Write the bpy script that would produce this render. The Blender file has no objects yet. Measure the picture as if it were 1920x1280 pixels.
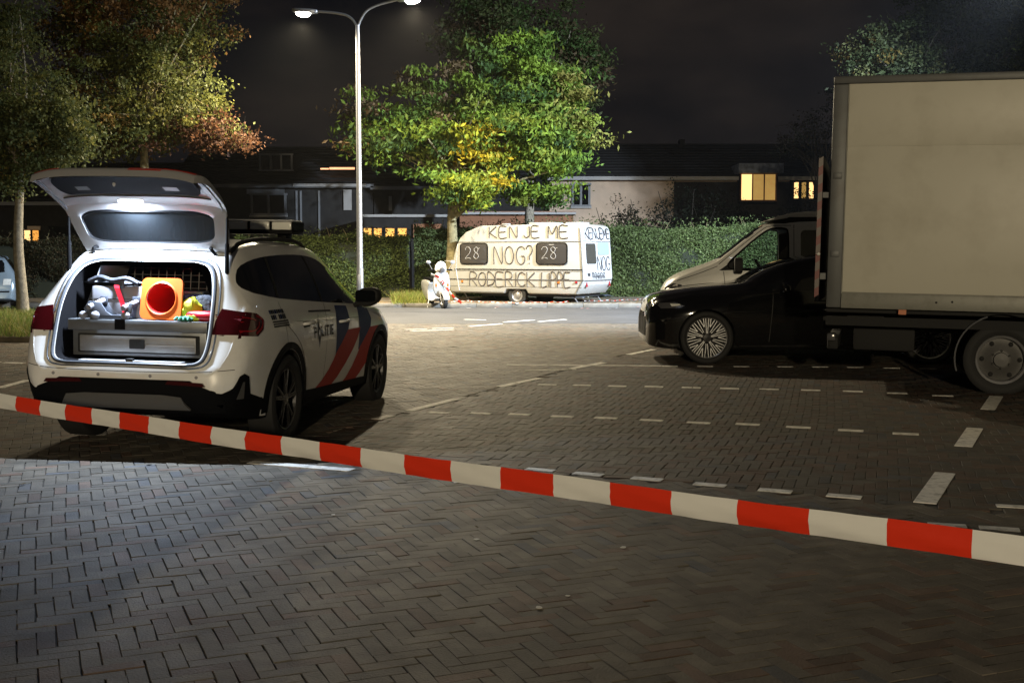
import bpy, bmesh, math, random
import numpy as np
from mathutils import Vector, Matrix
from mathutils.bvhtree import BVHTree

random.seed(7)
rng = np.random.default_rng(11)
R = math.radians
scene = bpy.context.scene
col = scene.collection

# ------------------------------------------------------------------ camera
FPX, CH, HOR = 2150.0, 1.47, 162.0
PITCH = math.atan(HOR / FPX)
cam_d = bpy.data.cameras.new('camera')
cam_d.sensor_width = 36.0
cam_d.lens = FPX / 1920 * 36
cam_d.clip_start = 0.05
cam_d.clip_end = 1500
cam = bpy.data.objects.new('camera', cam_d)
col.objects.link(cam)
cam.location = (0, 0, CH)
cam.rotation_euler = (R(90) - PITCH, 0, 0)
scene.camera = cam

# ------------------------------------------------------------------ night sky
world = bpy.data.worlds.new('World')
scene.world = world
world.use_nodes = True
nt = world.node_tree
nt.nodes.clear()
w_out = nt.nodes.new('ShaderNodeOutputWorld')
w_bg = nt.nodes.new('ShaderNodeBackground')
sky = nt.nodes.new('ShaderNodeTexSky')
sky.sky_type = 'NISHITA'
sky.sun_disc = False
sky.sun_elevation = R(-7)
sky.sun_rotation = R(200)
tc = nt.nodes.new('ShaderNodeTexCoord')
mp = nt.nodes.new('ShaderNodeMapping')
mp.inputs['Scale'].default_value = (2.2, 2.2, 5.0)
noi = nt.nodes.new('ShaderNodeTexNoise')
noi.inputs['Scale'].default_value = 2.1
noi.inputs['Detail'].default_value = 5
noi.inputs['Roughness'].default_value = 0.55
rmp = nt.nodes.new('ShaderNodeValToRGB')
rmp.color_ramp.elements[0].position = 0.38
rmp.color_ramp.elements[0].color = (0.0042, 0.0044, 0.0056, 1)
rmp.color_ramp.elements[1].position = 0.72
rmp.color_ramp.elements[1].color = (0.019, 0.0150, 0.0130, 1)
mixn = nt.nodes.new('ShaderNodeMixRGB')
mixn.blend_type = 'ADD'
mixn.inputs[0].default_value = 0.05
nt.links.new(tc.outputs['Generated'], mp.inputs['Vector'])
nt.links.new(mp.outputs['Vector'], noi.inputs['Vector'])
nt.links.new(noi.outputs['Fac'], rmp.inputs['Fac'])
nt.links.new(rmp.outputs['Color'], mixn.inputs[1])
nt.links.new(sky.outputs['Color'], mixn.inputs[2])
nt.links.new(mixn.outputs['Color'], w_bg.inputs['Color'])
w_bg.inputs['Strength'].default_value = 1.0
nt.links.new(w_bg.outputs['Background'], w_out.inputs['Surface'])

# weak sun lamp added as cool ambient fill, the only sun
sun_d = bpy.data.lights.new('ambient_sun', 'SUN')
sun_d.energy = 0.012
sun_d.angle = R(0.6)
sun_d.color = (0.8, 0.88, 1.0)
sun = bpy.data.objects.new('ambient_sun', sun_d)
col.objects.link(sun)
sun.rotation_euler = (R(50), 0, R(-25))

scene.view_settings.view_transform = 'Standard'
scene.view_settings.look = 'None'
scene.view_settings.exposure = 0.0
scene.view_settings.gamma = 1.0
scene.view_settings.use_curve_mapping = False
scene.cycles.use_denoising = True
scene.cycles.max_bounces = 5
scene.cycles.transparent_max_bounces = 12
scene.cycles.sample_clamp_indirect = 4.0
scene.cycles.caustics_reflective = False
scene.cycles.caustics_refractive = False

# lamp strengths (watts)
W_LAMP_LEFT, W_LAMP_RIGHT = 8600, 11000      # the double street lamp in view
W_LAMP_NEAR = 27000                         # the street lamp behind the camera
W_LAMP_COOL = 48000                          # the cool lamp beyond the truck
W_BOOT = 130                                 # boot lamp of the police car

# ------------------------------------------------------------------ projection helpers (layout)
FV = Vector((0, math.cos(PITCH), -math.sin(PITCH)))
UV = Vector((0, math.sin(PITCH), math.cos(PITCH)))
RV = Vector((1, 0, 0))
CP = Vector((0, 0, CH))
def ray(u, v): return FV + RV * ((u - 960) / FPX) + UV * ((640 - v) / FPX)
def G(u, v, z=0.0):
    d = ray(u, v); return CP + d * ((z - CH) / d.z)
def at(u, v, Y):
    d = ray(u, v); return CP + d * (Y / d.y)

# ------------------------------------------------------------------ materials
def nodes_of(name):
    m = bpy.data.materials.new(name)
    m.use_nodes = True
    t = m.node_tree
    return m, t, t.nodes['Principled BSDF']

def mat(name, rgb, rough=0.5, metal=0.0, var=0.0, vscale=6.0, bump=0.0, bscale=40.0, coat=0.0,
        emit=0.0, ecol=None, attr=None, spec=None, dirt=None, trans=0.0, rvar=0.0, world=False):
    m, t, b = nodes_of(name)
    L = t.links
    b.inputs['Base Color'].default_value = (*rgb, 1)
    b.inputs['Roughness'].default_value = rough
    b.inputs['Metallic'].default_value = metal
    b.inputs['Coat Weight'].default_value = coat
    b.inputs['Coat Roughness'].default_value = 0.05
    if spec is not None: b.inputs['Specular IOR Level'].default_value = spec
    if trans: b.inputs['Transmission Weight'].default_value = trans
    if emit:
        b.inputs['Emission Color'].default_value = (*(ecol or rgb), 1)
        b.inputs['Emission Strength'].default_value = emit
    csrc = None
    if attr:
        a = t.nodes.new('ShaderNodeAttribute'); a.attribute_name = attr
        csrc = a.outputs['Color']
    tcn = None
    if var or bump or dirt or rvar:
        if world:
            tcn = t.nodes.new('ShaderNodeNewGeometry'); SRC = 'Position'
        else:
            tcn = t.nodes.new('ShaderNodeTexCoord'); SRC = 'Object'
    if var:
        n = t.nodes.new('ShaderNodeTexNoise'); n.inputs['Scale'].default_value = vscale; n.inputs['Detail'].default_value = 6
        L.new(tcn.outputs[SRC], n.inputs['Vector'])
        mr = t.nodes.new('ShaderNodeMapRange')
        mr.inputs['From Min'].default_value = 0.3; mr.inputs['From Max'].default_value = 0.7
        mr.inputs['To Min'].default_value = 1 - var; mr.inputs['To Max'].default_value = 1 + var
        L.new(n.outputs['Fac'], mr.inputs['Value'])
        mx = t.nodes.new('ShaderNodeVectorMath'); mx.operation = 'SCALE'
        if csrc: L.new(csrc, mx.inputs[0])
        else: mx.inputs[0].default_value = rgb
        L.new(mr.outputs['Result'], mx.inputs['Scale'])
        csrc = mx.outputs['Vector']
    if dirt:
        n = t.nodes.new('ShaderNodeTexNoise'); n.inputs['Scale'].default_value = dirt[1]; n.inputs['Detail'].default_value = 8
        n.inputs['Roughness'].default_value = 0.65
        L.new(tcn.outputs[SRC], n.inputs['Vector'])
        rp = t.nodes.new('ShaderNodeMapRange')
        rp.inputs['From Min'].default_value = 0.48; rp.inputs['From Max'].default_value = 0.75
        rp.inputs['To Max'].default_value = dirt[2]
        L.new(n.outputs['Fac'], rp.inputs['Value'])
        mx = t.nodes.new('ShaderNodeMixRGB'); mx.inputs[2].default_value = (*dirt[0], 1)
        if csrc: L.new(csrc, mx.inputs[1])
        else: mx.inputs[1].default_value = (*rgb, 1)
        L.new(rp.outputs['Result'], mx.inputs[0])
        csrc = mx.outputs['Color']
    if csrc: L.new(csrc, b.inputs['Base Color'])
    if rvar:
        n = t.nodes.new('ShaderNodeTexNoise'); n.inputs['Scale'].default_value = 3.0; n.inputs['Detail'].default_value = 5
        L.new(tcn.outputs[SRC], n.inputs['Vector'])
        mr = t.nodes.new('ShaderNodeMapRange')
        mr.inputs['To Min'].default_value = rough - rvar; mr.inputs['To Max'].default_value = rough + rvar
        L.new(n.outputs['Fac'], mr.inputs['Value']); L.new(mr.outputs['Result'], b.inputs['Roughness'])
    if bump:
        n = t.nodes.new('ShaderNodeTexNoise'); n.inputs['Scale'].default_value = bscale; n.inputs['Detail'].default_value = 4
        L.new(tcn.outputs[SRC], n.inputs['Vector'])
        bp = t.nodes.new('ShaderNodeBump'); bp.inputs['Strength'].default_value = bump; bp.inputs['Distance'].default_value = 0.02
        L.new(n.outputs['Fac'], bp.inputs['Height']); L.new(bp.outputs['Normal'], b.inputs['Normal'])
    return m

def leaf_mat(name):
    m, t, b = nodes_of(name)
    a = t.nodes.new('ShaderNodeAttribute'); a.attribute_name = 'col'
    t.links.new(a.outputs['Color'], b.inputs['Base Color'])
    b.inputs['Roughness'].default_value = 0.6
    b.inputs['Specular IOR Level'].default_value = 0.15
    tr = t.nodes.new('ShaderNodeBsdfTranslucent')
    t.links.new(a.outputs['Color'], tr.inputs['Color'])
    mx = t.nodes.new('ShaderNodeMixShader'); mx.inputs[0].default_value = 0.4
    t.links.new(b.outputs[0], mx.inputs[1]); t.links.new(tr.outputs[0], mx.inputs[2])
    t.links.new(mx.outputs[0], t.nodes['Material Output'].inputs['Surface'])
    return m

def glass_mat(name, tint=(0.75, 0.8, 0.8), gl=0.10, opq=0.0):
    """thin window pane: mostly clear, a mirror-like share on top, some grey film"""
    m = bpy.data.materials.new(name); m.use_nodes = True
    t = m.node_tree; t.nodes.clear()
    o = t.nodes.new('ShaderNodeOutputMaterial')
    tr = t.nodes.new('ShaderNodeBsdfTransparent'); tr.inputs['Color'].default_value = (*tint, 1)
    g = t.nodes.new('ShaderNodeBsdfGlossy'); g.inputs['Roughness'].default_value = 0.02
    fr = t.nodes.new('ShaderNodeFresnel'); fr.inputs['IOR'].default_value = 1.5
    mr = t.nodes.new('ShaderNodeMapRange'); mr.inputs['To Min'].default_value = gl * 0.5; mr.inputs['To Max'].default_value = 1.0
    t.links.new(fr.outputs[0], mr.inputs['Value'])
    mx = t.nodes.new('ShaderNodeMixShader')
    t.links.new(mr.outputs[0], mx.inputs[0]); t.links.new(tr.outputs[0], mx.inputs[1]); t.links.new(g.outputs[0], mx.inputs[2])
    t.links.new(mx.outputs[0], o.inputs['Surface'])
    return m

MT = {}
MT['soil'] = mat('joint_sand', (0.052, 0.046, 0.038), 0.95, var=0.4, vscale=3, bump=0.3, bscale=60)
MT['brick'] = mat('paving_brick', (0.1, 0.1, 0.1), 0.72, attr='col', var=0.28, vscale=7, bump=0.3, bscale=90, rvar=0.1, spec=0.3, world=True, dirt=((0.055, 0.050, 0.043), 0.9, 0.75))
MT['asphalt'] = mat('old_asphalt', (0.033, 0.034, 0.037), 0.8, var=0.25, vscale=1.3, bump=0.3, bscale=150)
MT['mark'] = mat('road_paint', (0.74, 0.72, 0.66), 0.75, dirt=((0.13, 0.12, 0.10), 14.0, 0.85), world=True, bump=0.15, bscale=90)
MT['kerb'] = mat('kerb_concrete', (0.14, 0.135, 0.12), 0.85, var=0.25, vscale=5, bump=0.25)
MT['earth'] = mat('verge_earth', (0.10, 0.080, 0.052), 0.95, var=0.45, vscale=2.5, bump=0.4, bscale=30)
MT['leaf'] = leaf_mat('leaf')
MT['bark'] = mat('bark', (0.19, 0.165, 0.12), 0.9, var=0.35, vscale=14, bump=0.6, bscale=45)
MT['barkgreen'] = mat('bark_mossy', (0.20, 0.17, 0.085), 0.9, var=0.35, vscale=12, bump=0.6, bscale=40)
MT['twig'] = mat('twig', (0.035, 0.028, 0.02), 0.9)
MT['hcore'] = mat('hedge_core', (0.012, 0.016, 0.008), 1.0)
MT['white'] = mat('white_paint', (0.80, 0.80, 0.78), 0.28, coat=0.6, var=0.03, vscale=2, dirt=((0.5, 0.48, 0.42), 3.0, 0.25))
MT['blackpl'] = mat('black_plastic', (0.005, 0.005, 0.0055), 0.5, spec=0.05, bump=0.05, bscale=300)
MT['blackmat'] = mat('black_matt', (0.01, 0.01, 0.01), 0.8)
MT['greypl'] = mat('grey_plastic', (0.075, 0.073, 0.07), 0.5)
MT['seam'] = mat('panel_gap', (0.03, 0.03, 0.03), 0.7)
MT['rubber'] = mat('tyre_rubber', (0.014, 0.014, 0.014), 0.75, bump=0.1, bscale=80)
MT['alloy'] = mat('alloy_dark', (0.10, 0.10, 0.105), 0.32, metal=0.85)
MT['alloyb'] = mat('alloy_bright', (0.62, 0.62, 0.62), 0.28, metal=0.9)
MT['alloyblk'] = mat('alloy_black', (0.015, 0.015, 0.016), 0.25, coat=0.5)
MT['steel'] = mat('steel_grey', (0.34, 0.34, 0.35), 0.42, metal=0.6, dirt=((0.12, 0.1, 0.08), 5, 0.4))
MT['galv'] = mat('galvanised', (0.36, 0.37, 0.39), 0.38, metal=0.75, var=0.08, vscale=12)
MT['dglass'] = mat('dark_glass', (0.006, 0.007, 0.008), 0.04, spec=0.6, coat=0.4)
MT['glass'] = glass_mat('clear_glass')
MT['blue'] = mat('stripe_blue', (0.012, 0.025, 0.11), 0.5, spec=0.25)
MT['red'] = mat('stripe_red', (0.44, 0.022, 0.010), 0.5, spec=0.25)
MT['tred'] = mat('tail_lamp_red', (0.040, 0.002, 0.003), 0.12, coat=0.8)
MT['tredb'] = mat('reflector_red', (0.26, 0.005, 0.010), 0.15, coat=0.8)
MT['letter'] = mat('letter_black', (0.012, 0.012, 0.015), 0.5)
MT['trim'] = mat('boot_lining', (0.007, 0.007, 0.008), 0.9, spec=0.05)
MT['gatew'] = mat('gate_inner_paint', (0.26, 0.26, 0.27), 0.35, coat=0.3)
MT['jamb'] = mat('boot_jamb', (0.45, 0.45, 0.46), 0.35, coat=0.3)
MT['seal'] = mat('rubber_seal', (0.05, 0.055, 0.065), 0.45)
MT['drawer'] = mat('drawer_metal', (0.17, 0.18, 0.19), 0.38, metal=0.5, var=0.1, vscale=9)
MT['drawerf'] = mat('drawer_face', (0.27, 0.27, 0.265), 0.4, metal=0.5, var=0.15, vscale=5)
MT['orange'] = mat('cone_orange', (0.80, 0.13, 0.015), 0.45, var=0.08, vscale=15)
MT['conered'] = mat('cone_inside', (0.55, 0.012, 0.010), 0.5)
MT['hivis'] = mat('hivis_yellow', (0.62, 0.62, 0.03), 0.7, bump=0.3, bscale=30)
MT['green'] = mat('green_cloth', (0.05, 0.22, 0.14), 0.8, bump=0.4, bscale=30)
MT['redpl'] = mat('red_plastic', (0.40, 0.012, 0.02), 0.3, coat=0.4)
MT['crate'] = mat('crate_grey', (0.19, 0.19, 0.21), 0.55, var=0.1)
MT['crated'] = mat('crate_dark', (0.05, 0.058, 0.075), 0.5)
MT['bag'] = mat('bag_dark', (0.03, 0.033, 0.042), 0.75, bump=0.4, bscale=40)
MT['bootlamp'] = mat('boot_lamp_lens', (0.9, 0.95, 1.0), 0.3, emit=3.0, ecol=(0.80, 0.90, 1.0))
MT['lens'] = mat('clear_lens', (0.78, 0.78, 0.72), 0.12, coat=0.6)
MT['blackp'] = mat('black_paint', (0.004, 0.004, 0.0045), 0.12, coat=0.9)
MT['headl'] = mat('headlamp', (0.10, 0.10, 0.105), 0.16, metal=0.3, coat=0.9)
MT['vanw'] = mat('van_white', (0.80, 0.79, 0.74), 0.3, coat=0.4, dirt=((0.4, 0.37, 0.3), 3, 0.3))
MT['panel'] = mat('box_panel', (0.60, 0.58, 0.49), 0.42, var=0.04, vscale=0.8, dirt=((0.36, 0.33, 0.25), 1.4, 0.5))
MT['frame'] = mat('box_frame', (0.115, 0.12, 0.12), 0.5, metal=0.3, dirt=((0.06, 0.05, 0.04), 4, 0.5))
MT['framel'] = mat('box_rail', (0.24, 0.24, 0.21), 0.5, metal=0.2, dirt=((0.10, 0.09, 0.07), 5, 0.5))
MT['amber'] = mat('amber', (0.5, 0.12, 0.01), 0.3)
MT['mred'] = mat('marker_red', (0.16, 0.025, 0.02), 0.4)
MT['mwhite'] = mat('marker_white', (0.14, 0.11, 0.095), 0.4)
MT['carav'] = mat('caravan_cream', (0.300, 0.300, 0.282), 0.38, var=0.04, vscale=2, dirt=((0.22, 0.20, 0.16), 2.5, 0.4))
MT['caravw'] = mat('caravan_white', (0.34, 0.34, 0.335), 0.38, dirt=((0.25, 0.24, 0.21), 2.5, 0.3))
MT['smoke'] = mat('smoked_window', (0.04, 0.036, 0.032), 0.12, coat=0.3)
MT['ink'] = mat('marker_ink', (0.05, 0.04, 0.03), 0.7)
MT['chalk'] = mat('chalk_white', (0.27, 0.26, 0.24), 0.8)
MT['tapew'] = mat('tape_white', (0.86, 0.86, 0.84), 0.35, bump=0.08, bscale=18)
MT['taper'] = mat('tape_red', (0.80, 0.045, 0.016), 0.35, bump=0.08, bscale=18)
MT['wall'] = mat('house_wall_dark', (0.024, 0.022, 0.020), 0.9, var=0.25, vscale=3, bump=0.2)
MT['wallb'] = mat('house_wall_beige', (0.66, 0.50, 0.36), 0.9, var=0.12, vscale=1.5)
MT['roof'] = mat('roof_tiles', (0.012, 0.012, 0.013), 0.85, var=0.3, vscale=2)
MT['wframe'] = mat('window_frame', (0.22, 0.22, 0.22), 0.6)
MT['fascia'] = mat('fascia_white', (0.42, 0.40, 0.37), 0.6)
MT['wood'] = mat('orange_wood', (0.30, 0.13, 0.06), 0.7, var=0.2, vscale=2)
MT['lead'] = mat('dormer_lead', (0.20, 0.23, 0.30), 0.6, var=0.5, vscale=5, bump=0.5, bscale=8)
MT['curtain'] = mat('lit_curtain', (0.8, 0.6, 0.25), 0.8, emit=0.34, ecol=(1.0, 0.58, 0.15), var=0.2, vscale=3)
MT['litwin'] = mat('lit_room', (0.9, 0.5, 0.1), 0.8, emit=0.95, ecol=(1.0, 0.40, 0.07), var=0.3, vscale=4)
MT['litbright'] = mat('lit_lamp', (1, 0.8, 0.5), 0.8, emit=1.7, ecol=(1.0, 0.58, 0.22))
MT['litstrip'] = mat('lit_strip', (1, 0.6, 0.3), 0.8, emit=1.6, ecol=(1.0, 0.45, 0.22))
MT['yplate'] = mat('plate_yellow', (0.75, 0.45, 0.02), 0.4)
MT['silver'] = mat('car_silver_blue', (0.30, 0.38, 0.44), 0.3, metal=0.3, coat=0.5)
MT['scoot'] = mat('scooter_white', (0.30, 0.30, 0.29), 0.3, coat=0.4)
MT['lampw'] = mat('lamp_lens', (1, 1, 1), 0.3, emit=60.0, ecol=(1.0, 0.93, 0.80))
MT['lampc'] = mat('lamp_lens_cool', (1, 1, 1), 0.3, emit=40.0, ecol=(0.75, 0.86, 1.0))
MT['litter'] = mat('litter_paper', (0.6, 0.58, 0.52), 0.8)
MT['slabs'] = mat('tarp_dark', (0.06, 0.07, 0.10), 0.5, bump=0.5, bscale=6)

# ------------------------------------------------------------------ mesh helpers
class MB:
    def __init__(s): s.v = []; s.f = []; s.m = []
    def add(s, vs, fs, mi=0):
        o = len(s.v); s.v += [tuple(p) for p in vs]
        s.f += [tuple(i + o for i in f) for f in fs]; s.m += [mi] * len(fs)
        return s
    def box(s, x0, x1, y0, y1, z0, z1, mi=0, taper=1.0):
        cx, cy = (x0 + x1) / 2, (y0 + y1) / 2
        hx, hy = (x1 - x0) / 2, (y1 - y0) / 2
        vs = [(cx + a * hx * k, cy + b * hy * k, z) for z, k in ((z0, 1), (z1, taper)) for a, b in ((-1, -1), (1, -1), (1, 1), (-1, 1))]
        return s.add(vs, [(3, 2, 1, 0), (4, 5, 6, 7), (0, 1, 5, 4), (1, 2, 6, 5), (2, 3, 7, 6), (3, 0, 4, 7)], mi)
    def prism(s, poly, a0, a1, axis='x', mi=0):
        """poly: 2-D outline; extruded along axis (x: poly=(y,z); y: poly=(x,z); z: poly=(x,y))"""
        n = len(poly)
        def P(p, a): return {'x': (a, p[0], p[1]), 'y': (p[0], a, p[1]), 'z': (p[0], p[1], a)}[axis]
        vs = [P(p, a0) for p in poly] + [P(p, a1) for p in poly]
        fs = [tuple(range(n))[::-1], tuple(range(n, 2 * n))] + [(i, (i + 1) % n, n + (i + 1) % n, n + i) for i in range(n)]
        return s.add(vs, fs, mi)
    def tube(s, path, r, n=10, mi=0, cap=True):
        path = [Vector(p) for p in path]
        rs = r if isinstance(r, (list, tuple)) else [r] * len(path)
        vs = []; fs = []
        up = None
        for i, p in enumerate(path):
            t = (path[min(i + 1, len(path) - 1)] - path[max(i - 1, 0)])
            t = t.normalized() if t.length > 1e-9 else Vector((0, 0, 1))
            if up is None or abs(up.dot(t)) > 0.95:
                up = Vector((0, 0, 1)) if abs(t.z) < 0.9 else Vector((0, 1, 0))
            sx = t.cross(up).normalized(); sy = sx.cross(t).normalized(); up = sy
            for k in range(n):
                a = 2 * math.pi * k / n
                vs.append(p + (sx * math.cos(a) + sy * math.sin(a)) * rs[i])
        for i in range(len(path) - 1):
            for k in range(n):
                fs.append((i * n + k, i * n + (k + 1) % n, (i + 1) * n + (k + 1) % n, (i + 1) * n + k))
        if cap:
            fs.append(tuple(range(n))[::-1]); fs.append(tuple(range((len(path) - 1) * n, len(path) * n)))
        return s.add(vs, fs, mi)
    def lathe(s, prof, n=32, axis='x', c=(0, 0, 0), mi=0, closed=False):
        """prof: list of (radius, offset along axis)"""
        vs = []; fs = []
        for rr, o in prof:
            for k in range(n):
                a = 2 * math.pi * k / n
                p, q = rr * math.cos(a), rr * math.sin(a)
                vs.append({'x': (c[0] + o, c[1] + p, c[2] + q), 'y': (c[0] + p, c[1] + o, c[2] + q), 'z': (c[0] + p, c[1] + q, c[2] + o)}[axis])
        m = len(prof)
        for i in range(m if closed else m - 1):
            j = (i + 1) % m
            for k in range(n):
                fs.append((i * n + k, i * n + (k + 1) % n, j * n + (k + 1) % n, j * n + k))
        return s.add(vs, fs, mi)
    def grid(s, P, mi=0):
        """P[i][j] points"""
        a, b = len(P), len(P[0])
        return s.add([p for row in P for p in row], [(i * b + j, i * b + j + 1, (i + 1) * b + j + 1, (i + 1) * b + j) for i in range(a - 1) for j in range(b - 1)], mi)
    def ball(s, c, rx, ry, rz, n=12, m=8, mi=0, wob=0.0):
        vs = []; fs = []
        for i in range(m + 1):
            th = math.pi * i / m
            for k in range(n):
                a = 2 * math.pi * k / n
                w = 1 + (random.uniform(-wob, wob) if wob else 0)
                vs.append((c[0] + rx * w * math.sin(th) * math.cos(a), c[1] + ry * w * math.sin(th) * math.sin(a), c[2] + rz * w * math.cos(th)))
        for i in range(m):
            for k in range(n):
                fs.append((i * n + k, i * n + (k + 1) % n, (i + 1) * n + (k + 1) % n, (i + 1) * n + k))
        return s.add(vs, fs, mi)

def link(name, me, parent=None):
    o = bpy.data.objects.new(name, me); col.objects.link(o)
    if parent: o.parent = parent
    return o

def finish(me, smooth, ang=38):
    if smooth:
        me.polygons.foreach_set('use_smooth', [True] * len(me.polygons))
        me.set_sharp_from_angle(angle=R(ang))

def build(mb, name, mats, parent=None, smooth=False, bevel=0.0, fix=True, seg=2, ang=38):
    me = bpy.data.meshes.new(name)
    me.from_pydata([tuple(p) for p in mb.v], [], mb.f)
    for m in (mats if isinstance(mats, (list, tuple)) else [mats]): me.materials.append(MT[m] if isinstance(m, str) else m)
    me.polygons.foreach_set('material_index', mb.m)
    if fix or bevel:
        bm = bmesh.new(); bm.from_mesh(me)
        if fix: bmesh.ops.remove_doubles(bm, verts=bm.verts, dist=1e-5)
        bmesh.ops.recalc_face_normals(bm, faces=bm.faces)
        if bevel:
            es = [e for e in bm.edges if len(e.link_faces) == 2 and e.calc_face_angle(0) > R(30)]
            bmesh.ops.bevel(bm, geom=es, offset=bevel, segments=seg, affect='EDGES', profile=0.5, clamp_overlap=True)
        bm.to_mesh(me); bm.free()
    finish(me, smooth or bevel > 0, ang)
    return link(name, me, parent)

def tag(o, label=None, cat=None, group=None, kind=None):
    if label: o['label'] = label
    if cat: o['category'] = cat
    if group: o['group'] = group
    if kind: o['kind'] = kind
    return o

def empty(name, loc=(0, 0, 0), rz=0.0, label=None, cat=None, group=None):
    o = bpy.data.objects.new(name, None); col.objects.link(o)
    o.location = loc; o.rotation_euler = (0, 0, rz); o.empty_display_size = 0.2
    return tag(o, label, cat, group)

def nmesh(name, V, Q, m, cols=None, parent=None):
    """numpy quads: V (n,3), Q (k,4), cols (n,3) per vertex"""
    me = bpy.data.meshes.new(name)
    n, k = len(V), len(Q)
    me.vertices.add(n); me.vertices.foreach_set('co', np.ascontiguousarray(V, dtype=np.float32).ravel())
    me.loops.add(4 * k); me.loops.foreach_set('vertex_index', np.ascontiguousarray(Q, dtype=np.int32).ravel())
    me.polygons.add(k); me.polygons.foreach_set('loop_start', np.arange(0, 4 * k, 4, dtype=np.int32))
    if cols is not None:
        at_ = me.attributes.new('col', 'FLOAT_COLOR', 'POINT')
        c4 = np.ones((n, 4), dtype=np.float32); c4[:, :3] = cols
        at_.data.foreach_set('color', c4.ravel())
    me.update(calc_edges=True)
    me.polygons.foreach_set('use_smooth', np.zeros(k, dtype=bool))
    me.materials.append(MT[m])
    return link(name, me, parent)

def interp(ks, vs, y):
    """monotone cubic through the keys"""
    ks = np.array(ks, float); vs = np.array(vs, float); y = np.asarray(y, float)
    h = np.diff(ks); d = np.diff(vs) / h
    m = np.zeros(len(ks)); m[0], m[-1] = d[0], d[-1]
    for i in range(1, len(ks) - 1):
        if d[i - 1] * d[i] > 0:
            w1, w2 = 2 * h[i] + h[i - 1], h[i] + 2 * h[i - 1]
            m[i] = (w1 + w2) / (w1 / d[i - 1] + w2 / d[i])
    i = np.clip(np.searchsorted(ks, y) - 1, 0, len(h) - 1)
    t = np.clip((y - ks[i]) / h[i], 0, 1)
    return (2*t**3-3*t**2+1)*vs[i] + (t**3-2*t**2+t)*h[i]*m[i] + (-2*t**3+3*t**2)*vs[i+1] + (t**3-t**2)*h[i]*m[i+1]

def catmull(P, k=4):
    out = []
    n = len(P)
    for i in range(n - 1):
        p0, p1, p2, p3 = P[max(i - 1, 0)], P[i], P[i + 1], P[min(i + 2, n - 1)]
        for j in range(k):
            t = j / k
            out.append(tuple(0.5 * ((2 * b) + (-a + c) * t + (2 * a - 5 * b + 4 * c - d) * t * t + (-a + 3 * b - 3 * c + d) * t ** 3) for a, b, c, d in zip(p0, p1, p2, p3)))
    out.append(tuple(P[-1]))
    return out

def rrect(x0, x1, z0, z1, r, n=5):
    out = []
    for cx, cz, a0 in ((x1 - r, z0 + r, -90), (x1 - r, z1 - r, 0), (x0 + r, z1 - r, 90), (x0 + r, z0 + r, 180)):
        for i in range(n + 1):
            a = R(a0 + 90 * i / n); out.append((cx + r * math.cos(a), cz + r * math.sin(a)))
    return out

def loft_body(K, ny=90, k=4):
    """K: dict of key lists along y; returns a closed MB"""
    ys = np.unique(np.concatenate([np.linspace(K['y'][0], K['y'][-1], ny), np.array(K['y'])]))
    g = {n: interp(K['y'], K[n], ys) for n in ('zb', 'wl', 'zs', 'ws', 'zbe', 'wbe', 'zr', 'wr', 'zt')}
    rings = []
    for i, y in enumerate(ys):
        q = {n: float(g[n][i]) for n in g}
        zl = q['zb'] + 0.05
        gh = [(q['wbe'] + (q['wr'] - q['wbe']) * t + K.get('bul', 0.02) * math.sin(math.pi * t), q['zbe'] + (q['zr'] - q['zbe']) * t) for t in (0.35, 0.7)]
        half = [(0, q['zb']), (q['wl'] * 0.5, q['zb']), (q['wl'] * 0.93, q['zb'] + 0.004), (q['wl'], zl), ((q['wl'] + 2 * q['ws']) / 3 , zl + (q['zs'] - zl) * 0.5),
                (q['ws'], q['zs']), (q['wbe'], q['zbe'])] + gh + [(q['wr'], q['zr']), (q['wr'] * 0.86, q['zr'] + (q['zt'] - q['zr']) * 0.58),
                (q['wr'] * 0.5, q['zr'] + (q['zt'] - q['zr']) * 0.92), (0, q['zt'])]
        c = catmull(half, k)
        c[0] = (0, c[0][1]); c[-1] = (0, c[-1][1])
        ring = [(x, y, z) for x, z in c] + [(-x, y, z) for x, z in c[-2:0:-1]]
        rings.append(ring)
    mb = MB(); n = len(rings[0])
    mb.add([p for r_ in rings for p in r_], [(i * n + j, i * n + (j + 1) % n, (i + 1) * n + (j + 1) % n, (i + 1) * n + j) for i in range(len(rings) - 1) for j in range(n)])
    o = (len(rings) - 1) * n
    mb.f.append(tuple(range(n))[::-1]); mb.f.append(tuple(o + j for j in range(n))); mb.m += [0, 0]
    return mb

def cut(o, cutters, mats=None):
    """subtract closed meshes from o, keep the result as o's mesh"""
    for c in cutters:
        md = o.modifiers.new('b', 'BOOLEAN'); md.operation = 'DIFFERENCE'; md.solver = 'EXACT'; md.object = c
        try: md.material_mode = 'TRANSFER'
        except Exception: pass
    bpy.context.view_layer.update()
    dg = bpy.context.evaluated_depsgraph_get()
    me = bpy.data.meshes.new_from_object(o.evaluated_get(dg))
    o.modifiers.clear(); o.data = me
    for c in cutters: bpy.data.objects.remove(c)
    finish(me, True, 32)
    return o

def bvh_of(o):
    bm = bmesh.new(); bm.from_mesh(o.data)
    t = BVHTree.FromBMesh(bm); bm.free()
    return t

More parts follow.
